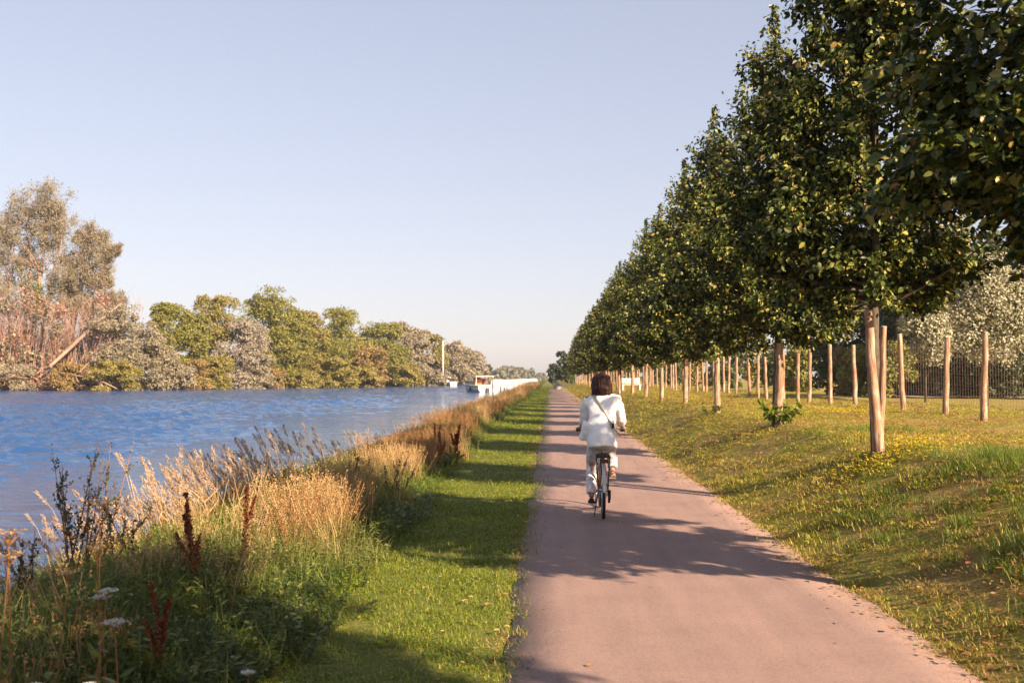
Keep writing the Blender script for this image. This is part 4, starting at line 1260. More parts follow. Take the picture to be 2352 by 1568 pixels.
def mugwort_mesh(seed, h=1.05, n=9):
    r = np.random.default_rng(seed); a = Acc()
    for k in range(n):
        b = np.array([r.normal(0, .07), r.normal(0, .07), -.05]); L = h * r.uniform(.6, 1.0)
        d = nrm(np.array([r.normal(0, .26), r.normal(0, .2), 1.]))
        a.tube([b, b + d * L * .5, b + d * L + [0, 0, .03]], [.006, .0045, .002], 4, 0, cap=False)
        for j in range(8):
            t = r.uniform(.3, .92); bb = b + d * L * t; l2 = L * .28 * (1.15 - t)
            d2 = nrm(d + r.normal(0, .5, 3)); d2[2] = abs(d2[2]) + .4; d2 = nrm(d2)
            a.tube([bb, bb + d2 * l2], [.002, .001], 3, 0, cap=False)
            m = 14; tt = r.random(m)[:, None]
            stamp(a, LEAF4, LEAF4Q, bb + d2 * l2 * tt * 1.05, frames(rdir(r, m) + d2, rdir(r, m)), .020 * (.6 + .8 * r.random(m)), 1)
        m = 26; tt = (.2 + .85 * r.random(m))[:, None]
        stamp(a, LEAF4, LEAF4Q, b + d * L * tt, frames(rdir(r, m) + d * .6, rdir(r, m)), np.stack([np.full(m, .014), .035 * (.6 + .9 * r.random(m)), np.full(m, .02)], -1), 1)
    return a.mesh('mugwort', [M_BROWN, M_MUG])

def umbel_mesh(seed, h=.7, rr=.055, flat=.2, col=M_WHITEF):
    r = np.random.default_rng(seed); a = Acc()
    top = np.array([r.normal(0, .06), r.normal(0, .06), h])
    a.tube([(0, 0, -.05), top * .5 + [.015, 0, 0], top], [.004, .003, .0022], 4, 1)
    for k in range(18):
        an = k * 2.4; q = math.sqrt(k / 18) * rr
        e = top + np.array([math.cos(an) * q, math.sin(an) * q, .03 - flat * q])
        a.tube([top, e], [.0012, .0008], 3, 1, cap=False)
        m = 7
        stamp(a, LEAF4, LEAF4Q, e + r.normal(0, .006, (m, 3)) * [1, 1, .3], frames(rdir(r, m) * [1, 1, .2], np.array([0, 0, 1.]) + rdir(r, m) * .2), np.full(m, .013), 0)
    m = 7
    stamp(a, LEAF4, LEAF4Q, top * (.2 + .6 * r.random(m))[:, None], frames(rdir(r, m) + [0, 0, .4], rdir(r, m)), np.stack([np.full(m, .03), np.full(m, .09), np.full(m, .03)], -1), 2)
    return a.mesh('umbel', [col, M_BROWN, M_WEED])

def lfrust(x, y): return (x > -.62 * y - 1.2)
# undergrowth
sets = []; ids = []
for (y0, y1, dens, sm) in ((2.0, 9, 62, .95), (9, 18, 24, 1.05), (18, 40, 11, 1.25), (40, 90, 4, 1.8), (90, 230, 1.6, 2.4), (230, 600, .35, 3.5)):
    xe = -5.3 if y1 < 90 else -6
    n = int(dens * (abs(xe) - 1.7) * (y1 - y0))
    x, y = pts_in(r, n, xe, -1.62, y0, y1, lambda a, b: lfrust(a, b) & (a < -1.62 - .35 * ss(6, 30, b) + .25 * (vn(a, b, .8, 6) - .5)))
    hs_ = (.5 + .75 * vn(x, y, .45, 8)) * (.40 + .60 * ss(-1.6, -2.6, x)) * (1 - .30 * ss(-2.6, -4.2, x) * ss(10, 6, y))
    if sm > 1.1: hs_ *= .85 / sm
    sets.append(place(x, y, r, sm * .75, sm * 1.15, hs=hs_, tilt=.12))
    kind = vn(x, y, .5, 12)
    ids.append(np.where((kind < .36) | ((y < 8) & (r.random(len(x)) < .6)), r.integers(0, 3, len(x)), np.where(kind < .66, r.integers(5, 7, len(x)), r.integers(3, 5, len(x)))))
pos, rot, scl = [np.concatenate([s_[k] for s_ in sets]) for k in range(3)]
scatter('bank_undergrowth', WV, pos, rot, scl, np.concatenate(ids), 'dense green weeds on the canal bank')

# dry tall grass
X_, Y_, H_, I_ = [], [], [], []
def clump(cx, cy, sx_, sy_, n, h=1.0, ids_=(0, 1, 2)):
    X_.append(r.normal(cx, sx_, n)); Y_.append(r.normal(cy, sy_, n)); H_.append(np.full(n, h) * r.uniform(.8, 1.15, n)); I_.append(r.choice(ids_, n))
clump(-2.3, 10.2, .2, .5, 30, 1.0); clump(-2.65, 9.6, .25, .6, 22, .95); clump(-2.9, 11.5, .3, .8, 22, .9, (0, 1, 2, 3))
clump(-2.3, 9.3, .18, .5, 24, 1.1, (0, 3)); clump(-2.0, 3.4, .3, .6, 20, .9, (0, 3)); clump(-2.9, 5.2, .5, .8, 10, .8, (0, 3, 4)); clump(-3.4, 7.2, .5, .8, 16, .6, (4, 5, 0)); clump(-2.6, 4.4, .6, .9, 26, .85, (0, 1, 3, 3)); clump(-2.7, 7.6, .4, .6, 24, .8, (0, 2, 4)); clump(-2.2, 8.6, .2, .6, 16, .8, (4, 5))
clump(-2.6, 13.2, .3, 1.0, 22, .85, (0, 1, 4)); clump(-2.6, 16.0, .3, 1.3, 50, .9, (0, 1, 2)); clump(-2.45, 19.5, .3, 1.0, 34, .95, (0, 3, 3, 1))
clump(-3.9, 9.5, .35, 1.3, 16, .6, (4, 5)); clump(-3.8, 12.5, .5, 1.5, 24, .6, (4, 5)); clump(-3.6, 17, .5, 2.5, 34, .7, (0, 1, 5, 2))
n = 1150
y = 18 + 170 * r.random(n) ** 1.6; x = r.uniform(-4.1, -2.15, n)
X_.append(x); Y_.append(y); H_.append((.7 + .5 * vn(x, y, .25, 3)) * (1 + .2 * ss(60, 150, y))); I_.append(np.where(vn(x, y, .2, 5) < .42, 3, r.choice((0, 1, 2, 4, 3), n)))
x, y, h, i_ = map(np.concatenate, (X_, Y_, H_, I_))
kk = lfrust(x, y) & (x < -1.75) & (y > 1.8); x, y, h, i_ = x[kk], y[kk], h[kk], i_[kk]
pos, rot, scl = place(x, y, r, .9, 1.15, tilt=.06)
far_ = 1 + 1.0 * ss(30, 120, y); scl = scl * np.stack([far_, far_, h * (.84 + .16 * ss(18, 30, y))], -1)
scatter('dry_bank_grass', SV, pos, rot, scl, i_, 'tall golden dry grass on the canal bank')

# reeds with pale plumes
n = 62
y = r.uniform(8.6, 15.5, n); x = r.normal(-4.35, .38, n) - .02 * (y - 12)
pos, rot, scl = place(x, y, r, .85, 1.12, tilt=.05)
rot[:, 2] = r.normal(0, .45, n)
scl[:, 2] *= .60 + .28 * ss(9, 12.5, y)
n2 = 60
y2 = r.uniform(15, 70, n2); x2 = r.normal(-4.5, .3, n2)
p2, r2_, s2 = place(x2, y2, r, .8, 1.0, tilt=.05); r2_[:, 2] = r.normal(0, .45, n2); s2[:, 2] *= .62
pos = np.concatenate([pos, p2, [(-4.6, 7.4, -.5), (-4.9, 7.9, -.55), (-4.4, 6.7, -.5)]]); rot = np.concatenate([rot, r2_, np.zeros((3, 3))]); scl = np.concatenate([scl, s2, np.full((3, 3), .8)])
scatter('reed_plumes', RV, pos, rot, scl, r.integers(0, 5, len(pos)), 'pale feathery reed heads against the water')

# single plants one can point at
def plant(name, me, x, y, label, cat='plant', group=None, rz=0.0, s=1.0, tilt=(0, 0), dz=0.0):
    o = mobj(name, me); o.location = (x, y, float(gz(x, y)) + dz); o.rotation_euler = (tilt[0], tilt[1], rz); o.scale = (s,) * 3
    o['label'] = label; o['category'] = cat
    if group: o['group'] = group
    return o
G_D = 'rust-red seeding dock plants on the bank'
dk = [dock_mesh(1, .84, 4), dock_mesh(2, .80, 1), dock_mesh(3, .55, 3)]
plant('dock_plant', dk[0], at_y(462, 6.9), 6.9, 'dark red-brown dock plant leaning left, nearest tall spike on the bank', 'plant', G_D, 0, 1.05, (0, R(-9)), .05)
plant('dock_plant', dk[1], at_y(562, 7.6), 7.6, 'upright bright rust-red dock spike in the sun', 'plant', G_D, 2, 1.05, (0, R(-1)), .05)
plant('dock_plant', dk[2], at_y(350, 5.2), 5.2, 'small dark red dock plant low in the shaded weeds', 'plant', G_D, 1, .95, (0, 0), .05)
plant('dock_plant', dk[0], at_y(1018, 17.5), 17.5, 'bushy red-brown dock plant beside the mown verge further along', 'plant', G_D, 2.4, .95, (0, R(3)), .05)
plant('dock_plant', dk[2], at_y(1040, 18.6), 18.6, 'red-brown dock plant just beyond the bushy one beside the verge', 'plant', G_D, .4, 1.5, (0, 0), .05)
plant('dock_plant', dk[1], at_y(1000, 20), 20.0, 'tall brown dock spike left of the two bushy ones', 'plant', G_D, .9, .95, (0, R(-4)), .05)
plant('dock_plant', dk[1], at_y(395, 5.6), 5.6, 'thin brown dock spike below the leaning dark one', 'plant', G_D, .9, .7, (0, R(-14)), .05)
G_MW = 'dark branching weeds standing against the water'
plant('mugwort_plant', mugwort_mesh(5, 1.16, 12), at_y(185, 8.3), 8.3, 'tall dark branching mugwort standing against the water at left', 'plant', G_MW, 0, 1.12, dz=.16)
plant('mugwort_plant', mugwort_mesh(6, .8, 6), at_y(275, 8.2), 8.2, 'short dark mugwort right of the tall one', 'plant', G_MW, 1, 1, dz=.2)
plant('mugwort_plant', mugwort_mesh(8, .75, 7), at_y(60, 7.2), 7.2, 'low dark mugwort at the left edge by the water', 'plant', G_MW, 1, .9, dz=.2)
th = mugwort_mesh(7, .8, 5)
plant('thistle_plant', th, at_y(830, 14.2), 14.2, 'dark green thistle poking above the golden grass by the water', 'plant', None, 1, 1.05)
plant('thistle_plant', th, at_y(893, 13.2), 13.2, 'second dark thistle stem nearer the verge in the golden grass', 'plant', None, 3, 1.0)
G_U = 'white flower umbels in the near weeds'
for k, (px_, Y, s_, lab) in enumerate([
    (190, 4.2, 1.05, 'white umbel flower highest of those in the shaded weeds, left one'), (255, 4.3, 1.0, 'small white umbel right beside the highest one'),
    (300, 3.9, .98, 'flat wide white umbel seen edge-on in the dark weeds'), (580, 3.9, .72, 'small white umbel low near the bottom of the weeds'),
    (105, 3.7, .72, 'low white umbel near the bottom left corner'), (190, 3.75, .70, 'low white umbel right of the corner one')]):
    plant('white_umbel', umbel_mesh(30 + k, .72, .034 if k != 2 else .05, .25), at_y(px_, Y), Y, lab, 'flower', G_U, k, s_, dz=.0)
plant('pink_flower', umbel_mesh(41, .42, .014, .1, M_PINK), at_y(425, 3.9), 3.9, 'small pink flower low in the dark weeds', 'flower', None, 0, .9)
plant('yellow_flower', umbel_mesh(42, .42, .012, .1, M_YELLOW), at_y(475, 3.95), 3.95, 'small yellow flower low in the dark weeds', 'flower', None, 0, 1)
G_S = 'pale seed umbels rising from the near weeds'
for k, (px_, Y, s_) in enumerate([(225, 5.6, 1.2), (235, 4.4, 1.15), (40, 4.3, 1.25), (10, 4.1, 1.15), (140, 4.6, .95)]):
    plant('seed_umbel', umbel_mesh(50 + k, .78, .05, -.5, M_STRAW), at_y(px_, Y), Y, ['brown seed head standing highest over the left weeds', 'dried orange seed umbel above the white flowers', 'pale dry seed head near the left edge', 'dry seed head touching the left edge', 'small yellowish seed head low at the left'][k], 'plant', G_S, k, s_)

# ------------------------------------------------------------------ boats
M_WHITE = mat_simple('white_gelcoat', (0.78, 0.76, 0.72), 0.3, var=.05, scale=1)
M_GLASS = mat_simple('dark_boat_glass', (0.05, 0.06, 0.08), 0.08, var=.1, scale=1)
M_ORANGE = mat_simple('orange_canvas', (0.60, 0.20, 0.07), 0.8, var=.2, scale=1)
M_ALU = mat_simple('white_mast', (0.80, 0.78, 0.74), 0.35, var=.05, scale=1)
M_BLACK = mat_simple('black_rubber', (0.02, 0.02, 0.022), 0.6, var=.2, scale=10)
M_BLUEC = mat_simple('blue_grey_canvas', (0.20, 0.22, 0.30), 0.8, var=.1, scale=2)
def hull_mesh(L, B, fb, draft=.4, transom=.85):
    a = Acc(); n = 11; V = []
    for i in range(n):
        t = i / (n - 1); y = -L / 2 + L * t
        wb = B / 2 * (transom + (1 - transom) * math.sin(min(t * 2.4, 1) * math.pi / 2)) * (1 - max(0, (t - .45) / .55) ** 2.3 * .97)
        sh = fb * (1 + .25 * t ** 2)
        V += [(-wb, y, sh), (-wb * .92, y, sh * .35), (-wb * .62, y, -draft * .6), (0, y, -draft), (wb * .62, y, -draft * .6), (wb * .92, y, sh * .35), (wb, y, sh), (wb * .0, y, sh + .05)]
    Q = []
    for i in range(n - 1):
        for j in range(8):
            Q.append((i * 8 + j, i * 8 + (j + 1) % 8, (i + 1) * 8 + (j + 1) % 8, (i + 1) * 8 + j))
    a.add(V, Q, [(0, 2, 1), (0, 3, 2), (0, 4, 3), (0, 5, 4), (0, 6, 5), (0, 7, 6)], 0)
    return a.mesh('hull', [M_WHITE])
def stripe_mesh(L, B, z):
    a = Acc(); n = 9
    for s_ in (-1, 1):
        pts = []
        for i in range(n):
            t = i / (n - 1); y = -L / 2 + L * t
            wb = B / 2 * (.85 + .15 * math.sin(min(t * 2.4, 1) * math.pi / 2)) * (1 - max(0, (t - .45) / .55) ** 2.3 * .97)
            pts.append((s_ * (wb * .97 + .01), y, z * (1 + .25 * t * t)))
        a.tube(pts, .045, 4)
    a.tube([(-B / 2 * .83, -L / 2 - .02, z), (B / 2 * .83, -L / 2 - .02, z)], .045, 4)
    return a
def motor_boat(loc, rz, label, group=None, canopy=M_WHITE):
    root = empty('motor_boat', loc, rz, label, 'boat', group)
    mobj('hull', hull_mesh(8.2, 3.0, .95), root)
    mobj('rubbing_strake', stripe_mesh(8.2, 3.0, .78).mesh('rubbing_strake', [M_BLACK]), root)
    a = Acc(); a.box((0, .9, 1.3), (2.2, 3.0, .75), 0, 0, (.86, .86)); mobj('cabin', a.mesh('cabin', [M_WHITE]), root)
    a = Acc(); a.box((0, .9, 1.40), (2.16, 2.6, .28), 0, 0, (.94, .96)); mobj('window', a.mesh('window', [M_GLASS]), root)
    a = Acc(); a.box((0, -1.6, 2.28), (2.5, 3.2, .10), 0, 0, (.96, .96)); mobj('roof', a.mesh('roof', [canopy]), root)
    for sx_ in (-1, 1):
        for yy in (-3.0, -.2):
            b = Acc(); b.tube([(sx_ * 1.15, yy, .95), (sx_ * 1.12, yy, 2.26)], .05, 6); mobj('roof_post', b.mesh('roof_post', [M_ALU]), root)
    a = Acc(); a.box((-.35, -1.2, 1.35), (.95, .7, .9)); a.box((-.35, -.8, 1.85), (.95, .14, .5)); mobj('seat', a.mesh('seat', [M_ORANGE]), root)
    a = Acc(); a.box((.6, -.7, 1.4), (.9, .3, 1.0)); mobj('helm', a.mesh('helm', [mat_simple('brown_helm', (.16, .07, .05), .5)]), root)
    a = Acc(); a.box((0, -4.25, .15), (.5, .35, .9), 0, 0, (.7, .7)); mobj('outboard_motor', a.mesh('outboard_motor', [M_BLACK]), root)
    for k in (-1, 1):
        a = Acc(); a.tube([(k * 1.55, -1.8, .75), (k * 1.58, -1.8, .62), (k * 1.58, -1.8, .18), (k * 1.55, -1.8, .1)], [.04, .12, .12, .04], 8); mobj('fender', a.mesh('fender', [M_BLACK], True), root)
    return root
Yb = 141
mb = motor_boat((at_y(1092, Yb), Yb + 4, WATER_Z + .05), R(24), 'nearest white motor boat with flat canopy and orange seat, moored by the reeds')
mb.scale = (1.12, 1.0, .98)
Gb = 'white boats moored one behind another along the near bank'
def cruiser(loc, rz, label):
    root = empty('moored_boat', loc, rz, label, 'boat', Gb)
    mobj('hull', hull_mesh(10.5, 3.4, 1.15), root)
    mobj('rubbing_strake', stripe_mesh(10.5, 3.4, .98).mesh('rubbing_strake', [M_BLUEC]), root)
    a = Acc(); a.box((0, .6, 1.65), (2.6, 5.2, .95), 0, 0, (.85, .82)); mobj('cabin', a.mesh('cabin', [M_WHITE]), root)
    a = Acc(); a.box((0, .6, 1.75), (2.56, 4.4, .30), 0, 0, (.95, .97)); mobj('window', a.mesh('window', [M_GLASS]), root)
    a = Acc(); a.box((0, -3.0, 1.7), (2.7, 2.3, 1.0), 0, 0, (.85, .8)); mobj('cockpit_cover', a.mesh('cockpit_cover', [M_WHITE]), root)
    return root
c0 = cruiser((-9.2, 176, WATER_Z), R(4), 'first white cabin boat moored behind the motor boat with the orange seat')
c0.scale = (.85, .85, .8)
for k, y in enumerate([190, 205, 221, 238, 256, 275, 296, 320, 350, 385, 425]):
    lab = '%s white cabin boat in the moored line, counted from the motor boat' % ORD[k + 1]
    copy_tree(c0, (-9.2 + .25 * math.sin(k * 2.2) + .012 * (y - 176), y, WATER_Z), R(3 * math.sin(k * 1.3)), (.80 + .06 * math.sin(k * 3.1),) * 2 + (.74,), lab)
def sail_boat():
    Y = 262; X = at_y(1022, Y)
    root = empty('sailing_boat', (X, Y, WATER_Z), R(38), 'small sailing boat with bare white mast anchored off the far bank', 'boat')
    mobj('hull', hull_mesh(8.5, 2.7, .95), root)
    a = Acc(); a.box((0, .5, 1.2), (1.5, 2.8, .45), 0, 0, (.8, .8)); mobj('cabin', a.mesh('cabin', [M_WHITE]), root)
    a = Acc(); hm = z_at(1022, 783, Y) - WATER_Z; a.tube([(0, 1.0, .9), (0, 1.0, hm)], [.22, .18], 8); mobj('mast', a.mesh('mast', [M_ALU], True), root)
    a = Acc(); a.tube([(0, 1.0, 2.0), (0, -2.8, 2.05)], [.10, .10], 6); a.tube([(0, .9, 2.12), (0, -2.6, 2.18)], [.15, .12], 6, 1); mobj('boom', a.mesh('boom', [M_ALU, M_WHITE], True), root)
    a = Acc()
    for e in ((0, 4.1, 1.1), (0, -4.1, 1.0), (1.25, .8, 1.0), (-1.25, .8, 1.0)): a.tube([(0, 1, hm - .1), e], .012, 3, cap=False)
    mobj('rigging', a.mesh('rigging', [M_BLUEC]), root)
sail_boat()
# mooring posts in the water
M_WETW = mat_simple('dark_wet_wood', (0.10, 0.085, 0.075), 0.7, var=.3, scale=6)
for k, (px_, Y, hh, lab) in enumerate([(1158, 84, 1.2, 'thin dark mooring post in the pale water nearest the reeds'), (1132, 138, 2.0, 'dark mooring post right behind the stern of the motor boat'), (1150, 118, 1.0, 'small mooring stake right of the motor boat')]):
    a = Acc(); a.tube([(0, 0, -1.0), (0, 0, hh * .6), (.02, 0, hh)], [.10, .09, .08], 8)
    a.tube([(0, 0, hh), (0, 0, hh + .03)], [.10, .06], 8)
    o = mobj('mooring_post', a.mesh('mooring_post', [M_WETW], True)); o.location = (at_y(px_, Y), Y, WATER_Z)
    o['label'] = lab; o['category'] = 'post'; o['group'] = 'mooring posts in the canal'

# boulder at the path end, white bench on the lawn
M_ROCK = mat_simple('pale_grey_rock', (0.34, 0.31, 0.29), .9, var=.3, scale=3, bump=.6)
def boulder():
    r2 = np.random.default_rng(77); a = Acc(); a.sphere((0, 0, .35), (.62, .5, .55), 0, 14, 10)
    V = a.V[0]; V += r2.normal(0, .035, V.shape); V[:, 0] += .35 * (V[:, 2] < .3) * (V[:, 0] > 0) * .5
    a.V[0] = V
    o = mobj('boulder', a.mesh('boulder', [M_ROCK])); o.location = (at_y(1281, 141), 141, 0)
    o['label'] = 'pale grey boulder standing at the far end of the path'; o['category'] = 'rock'
boulder()
def bench():
    Y = 64; X = at_y(1449, Y)
    root = empty('white_bench', (X, Y, float(gz(X, Y))), R(8), 'low white bench on the grass just right of the cyclist head', 'bench')
    for k in range(3):
        a = Acc(); a.box((0, -.16 + .16 * k, .42), (1.3, .13, .04)); mobj('seat_slat', a.mesh('seat_slat', [M_WHITE]), root)
    for k in range(2):
        a = Acc(); a.box((0, .25, .58 + .17 * k), (1.3, .035, .13)); mobj('back_slat', a.mesh('back_slat', [M_WHITE]), root)
    for sx_ in (-.55, .55):
        a = Acc(); a.box((sx_, 0, .2), (.10, .42, .40)); a.box((sx_, .285, .45), (.08, .035, .8)); mobj('leg', a.mesh('leg', [M_WHITE]), root)
bench()

# ------------------------------------------------------------------ bicycle
BX, BY = 0.635, 11.9
M_FRAME = mat_simple('copper_frame_paint', (0.42, 0.16, 0.06), .35, .3, var=.05, scale=2)
M_STEEL = mat_simple('bright_steel', (0.62, 0.62, 0.64), .25, .9, var=.05, scale=4)
M_MUDG = mat_simple('silver_mudguard', (0.62, 0.66, 0.72), .3, .5, var=.05, scale=4)
M_LEATH = mat_simple('dark_brown_leather', (0.045, 0.025, 0.018), .5, var=.3, scale=10)
M_RED = mat_simple('red_reflector', (0.10, 0.012, 0.01), .2)
def bicycle():
    root = empty('bicycle', (BX, BY, .026), R(-1.0), 'city bicycle with silver rear mudguard and black rack, ridden away along the path', 'bicycle')
    RR = .34
    for nm_y in (0.0, 1.08):
        w = Acc(); w.ring((0, nm_y, RR), RR - .02, .020, 40, 8)
        tyre = mobj('wheel', w.mesh('wheel', [M_BLACK], True), root)
        b = Acc(); b.ring((0, nm_y, RR), RR - .045, .011, 40, 6); mobj('rim', b.mesh('rim', [M_STEEL], True), tyre)
        c = Acc()
        for k in range(28):
            an = k * 2 * math.pi / 28; sx_ = .03 * (-1) ** k
            c.tube([(sx_, nm_y, RR), (0, nm_y + math.cos(an) * (RR - .05), RR + math.sin(an) * (RR - .05))], .0016, 3, cap=False)
        mobj('spokes_set', c.mesh('spokes_set', [M_STEEL]), tyre)
        d = Acc(); d.tube([(-.05, nm_y, RR), (.05, nm_y, RR)], .022, 8); mobj('hub', d.mesh('hub', [M_STEEL], True), tyre)
    a = Acc()
    bb = (0, .46, .29)
    for s_ in (-1, 1):
        a.tube([(s_ * .055, 0, RR), (s_ * .045, .2, .315), (s_ * .02, .46, .29)], .010, 6)
        a.tube([(s_ * .055, 0, RR), (s_ * .035, .15, .60), (s_ * .012, .27, .76)], .008, 6)
    a.tube([bb, (0, .26, .80)], .016, 8)
    a.tube([bb, (0, .92, .68)], .018, 8); a.tube([(0, .30, .68), (0, .90, .82)], .013, 8)
    a.tube([(0, .93, .62), (0, .87, .90)], .018, 8)
    for s_ in (-1, 1): a.tube([(0, .93, .62), (s_ * .05, .96, .55), (s_ * .05, 1.08, RR)], .011, 6)
    mobj('frame', a.mesh('frame', [M_FRAME], True), root)
    a = Acc(); a.tube([(0, .27, .74), (0, .24, .84)], .013, 8); mobj('seat_post', a.mesh('seat_post', [M_STEEL], True), root)
    a = Acc(); a.sphere((0, .17, .87), (.105, .12, .035), 0, 14, 8); a.sphere((0, .32, .872), (.04, .14, .028), 0, 10, 6); mobj('saddle', a.mesh('saddle', [M_LEATH], True), root)
    a = Acc(); a.ring((0, 0, RR), RR + .022, .023, 22, 8, 0, 'x', R(25), R(178), .8); mobj('mudguard', a.mesh('mudguard', [M_MUDG], True), root)
    a = Acc(); a.ring((0, 1.08, RR), RR + .022, .028, 16, 8, 0, 'x', R(40), R(160), .95); mobj('mudguard', a.mesh('mudguard', [M_MUDG], True), root)
    a = Acc()
    for s_ in (-1, 1):
        a.tube([(s_ * .075, .22, .745), (s_ * .08, -.26, .745)], .008, 5); a.tube([(s_ * .06, 0, RR), (s_ * .078, -.05, .745)], .006, 5)
        a.tube([(s_ * .06, 0, RR), (s_ * .078, .12, .745)], .006, 5)
    for yy in (.2, .08, -.04, -.16, -.26): a.tube([(-.08, yy, .745), (.08, yy, .745)], .006, 5)
    a.box((0, -.03, .757), (.12, .40, .012))
    mobj('rack', a.mesh('rack', [M_BLACK]), root)
    a = Acc(); a.box((0, -.285, .705), (.10, .025, .045)); mobj('rear_light', a.mesh('rear_light', [M_RED]), root)
    a = Acc(); a.box((0, -.365, .50), (.06, .015, .09)); mobj('reflector', a.mesh('reflector', [M_WHITE]), root)
    a = Acc(); a.tube([(-.065, .46, .29), (.065, .46, .29)], .016, 8); a.tube([(.065, .46, .29), (.075, .44, .455)], .010, 6); a.tube([(-.065, .46, .29), (-.075, .48, .125)], .010, 6)
    mobj('crank', a.mesh('crank', [M_STEEL], True), root)
    a = Acc(); a.box((.125, .44, .455), (.09, .07, .022)); mobj('pedal', a.mesh('pedal', [M_BLACK]), root)
    a = Acc(); a.box((-.125, .48, .125), (.09, .07, .022)); mobj('pedal', a.mesh('pedal', [M_BLACK]), root)
    a = Acc(); a.tube([(.055, .46, .29), (.062, .46, .29)], .09, 18); a.tube([(.058, .46, .378), (.058, 0, .375)], .006, 4); a.tube([(.058, .46, .202), (.058, 0, .305)], .006, 4); mobj('chain_ring', a.mesh('chain_ring', [M_STEEL]), root)
    a = Acc(); a.tube([(.07, 0, .34), (.075, .01, .25), (.07, .03, .19)], [.022, .018, .014], 6); mobj('derailleur', a.mesh('derailleur', [M_BLACK]), root)
    a = Acc(); a.tube([(0, .87, .88), (0, .86, 1.0)], .013, 8); a.tube([(-.29, .72, 1.01), (-.26, .82, 1.02), (-.12, .88, 1.02), (0, .87, 1.0), (.12, .88, 1.02), (.26, .82, 1.02), (.29, .72, 1.01)], .011, 8); mobj('handlebar', a.mesh('handlebar', [M_STEEL], True), root)
    for s_ in (-1, 1):
        a = Acc(); a.tube([(s_ * .295, .70, 1.01), (s_ * .27, .80, 1.018)], .017, 8); mobj('grip', a.mesh('grip', [M_BLACK], True), root)
    a = Acc(); a.tube([(-.05, .06, RR), (-.11, -.05, .03)], [.008, .007], 5); mobj('kickstand', a.mesh('kickstand', [M_BLACK]), root)
bicycle()

# ------------------------------------------------------------------ cyclist
M_SKIN = mat_simple('skin', (0.50, 0.30, 0.22), .5, var=.05, scale=6)
M_HAIR = mat_simple('dark_auburn_hair', (0.040, 0.011, 0.008), .5, var=.6, scale=60, spec=.3)
M_SHIRT = mat_simple('white_cotton', (0.80, 0.79, 0.78), .85, var=.02, scale=8)
M_TAN = mat_simple('tan_leather_strap', (0.42, 0.27, 0.15), .6, var=.15, scale=10)
def mat_trousers():
    m, n, l = new_mat('pale_patterned_trousers')
    tc = n.new('ShaderNodeTexCoord')
    v = n.new('ShaderNodeTexVoronoi'); v.inputs['Scale'].default_value = 22; l.new(tc.outputs['Object'], v.inputs['Vector'])
    no = noise(n, l, tc.outputs['Object'], 14, 3)
    c = ramp(n, l, v.outputs['Distance'], [(0.15, (0.22, 0.19, 0.24)), (0.42, (0.66, 0.60, 0.62))])
    p = P(n, None, .85); l.new(mixc(n, l, 0.25, c.outputs[0], (.74, .71, .70)), p.inputs['Base Color'])
    o = n.new('ShaderNodeOutputMaterial'); l.new(p.outputs[0], o.inputs['Surface'])
    return m
M_TROU = mat_trousers()
def remesh(o, vox, sm=8, disp=0.0, dscale=.1):
    m = o.modifiers.new('remesh', 'REMESH'); m.mode = 'VOXEL'; m.voxel_size = vox; m.use_smooth_shade = True
    s_ = o.modifiers.new('smooth', 'SMOOTH'); s_.factor = .5; s_.iterations = sm
    if disp:
        t = bpy.data.textures.new('cloth_folds', 'CLOUDS'); t.noise_scale = dscale; t.noise_depth = 2
        d = o.modifiers.new('folds', 'DISPLACE'); d.texture = t; d.strength = disp; d.mid_level = .5; d.texture_coords = 'LOCAL'
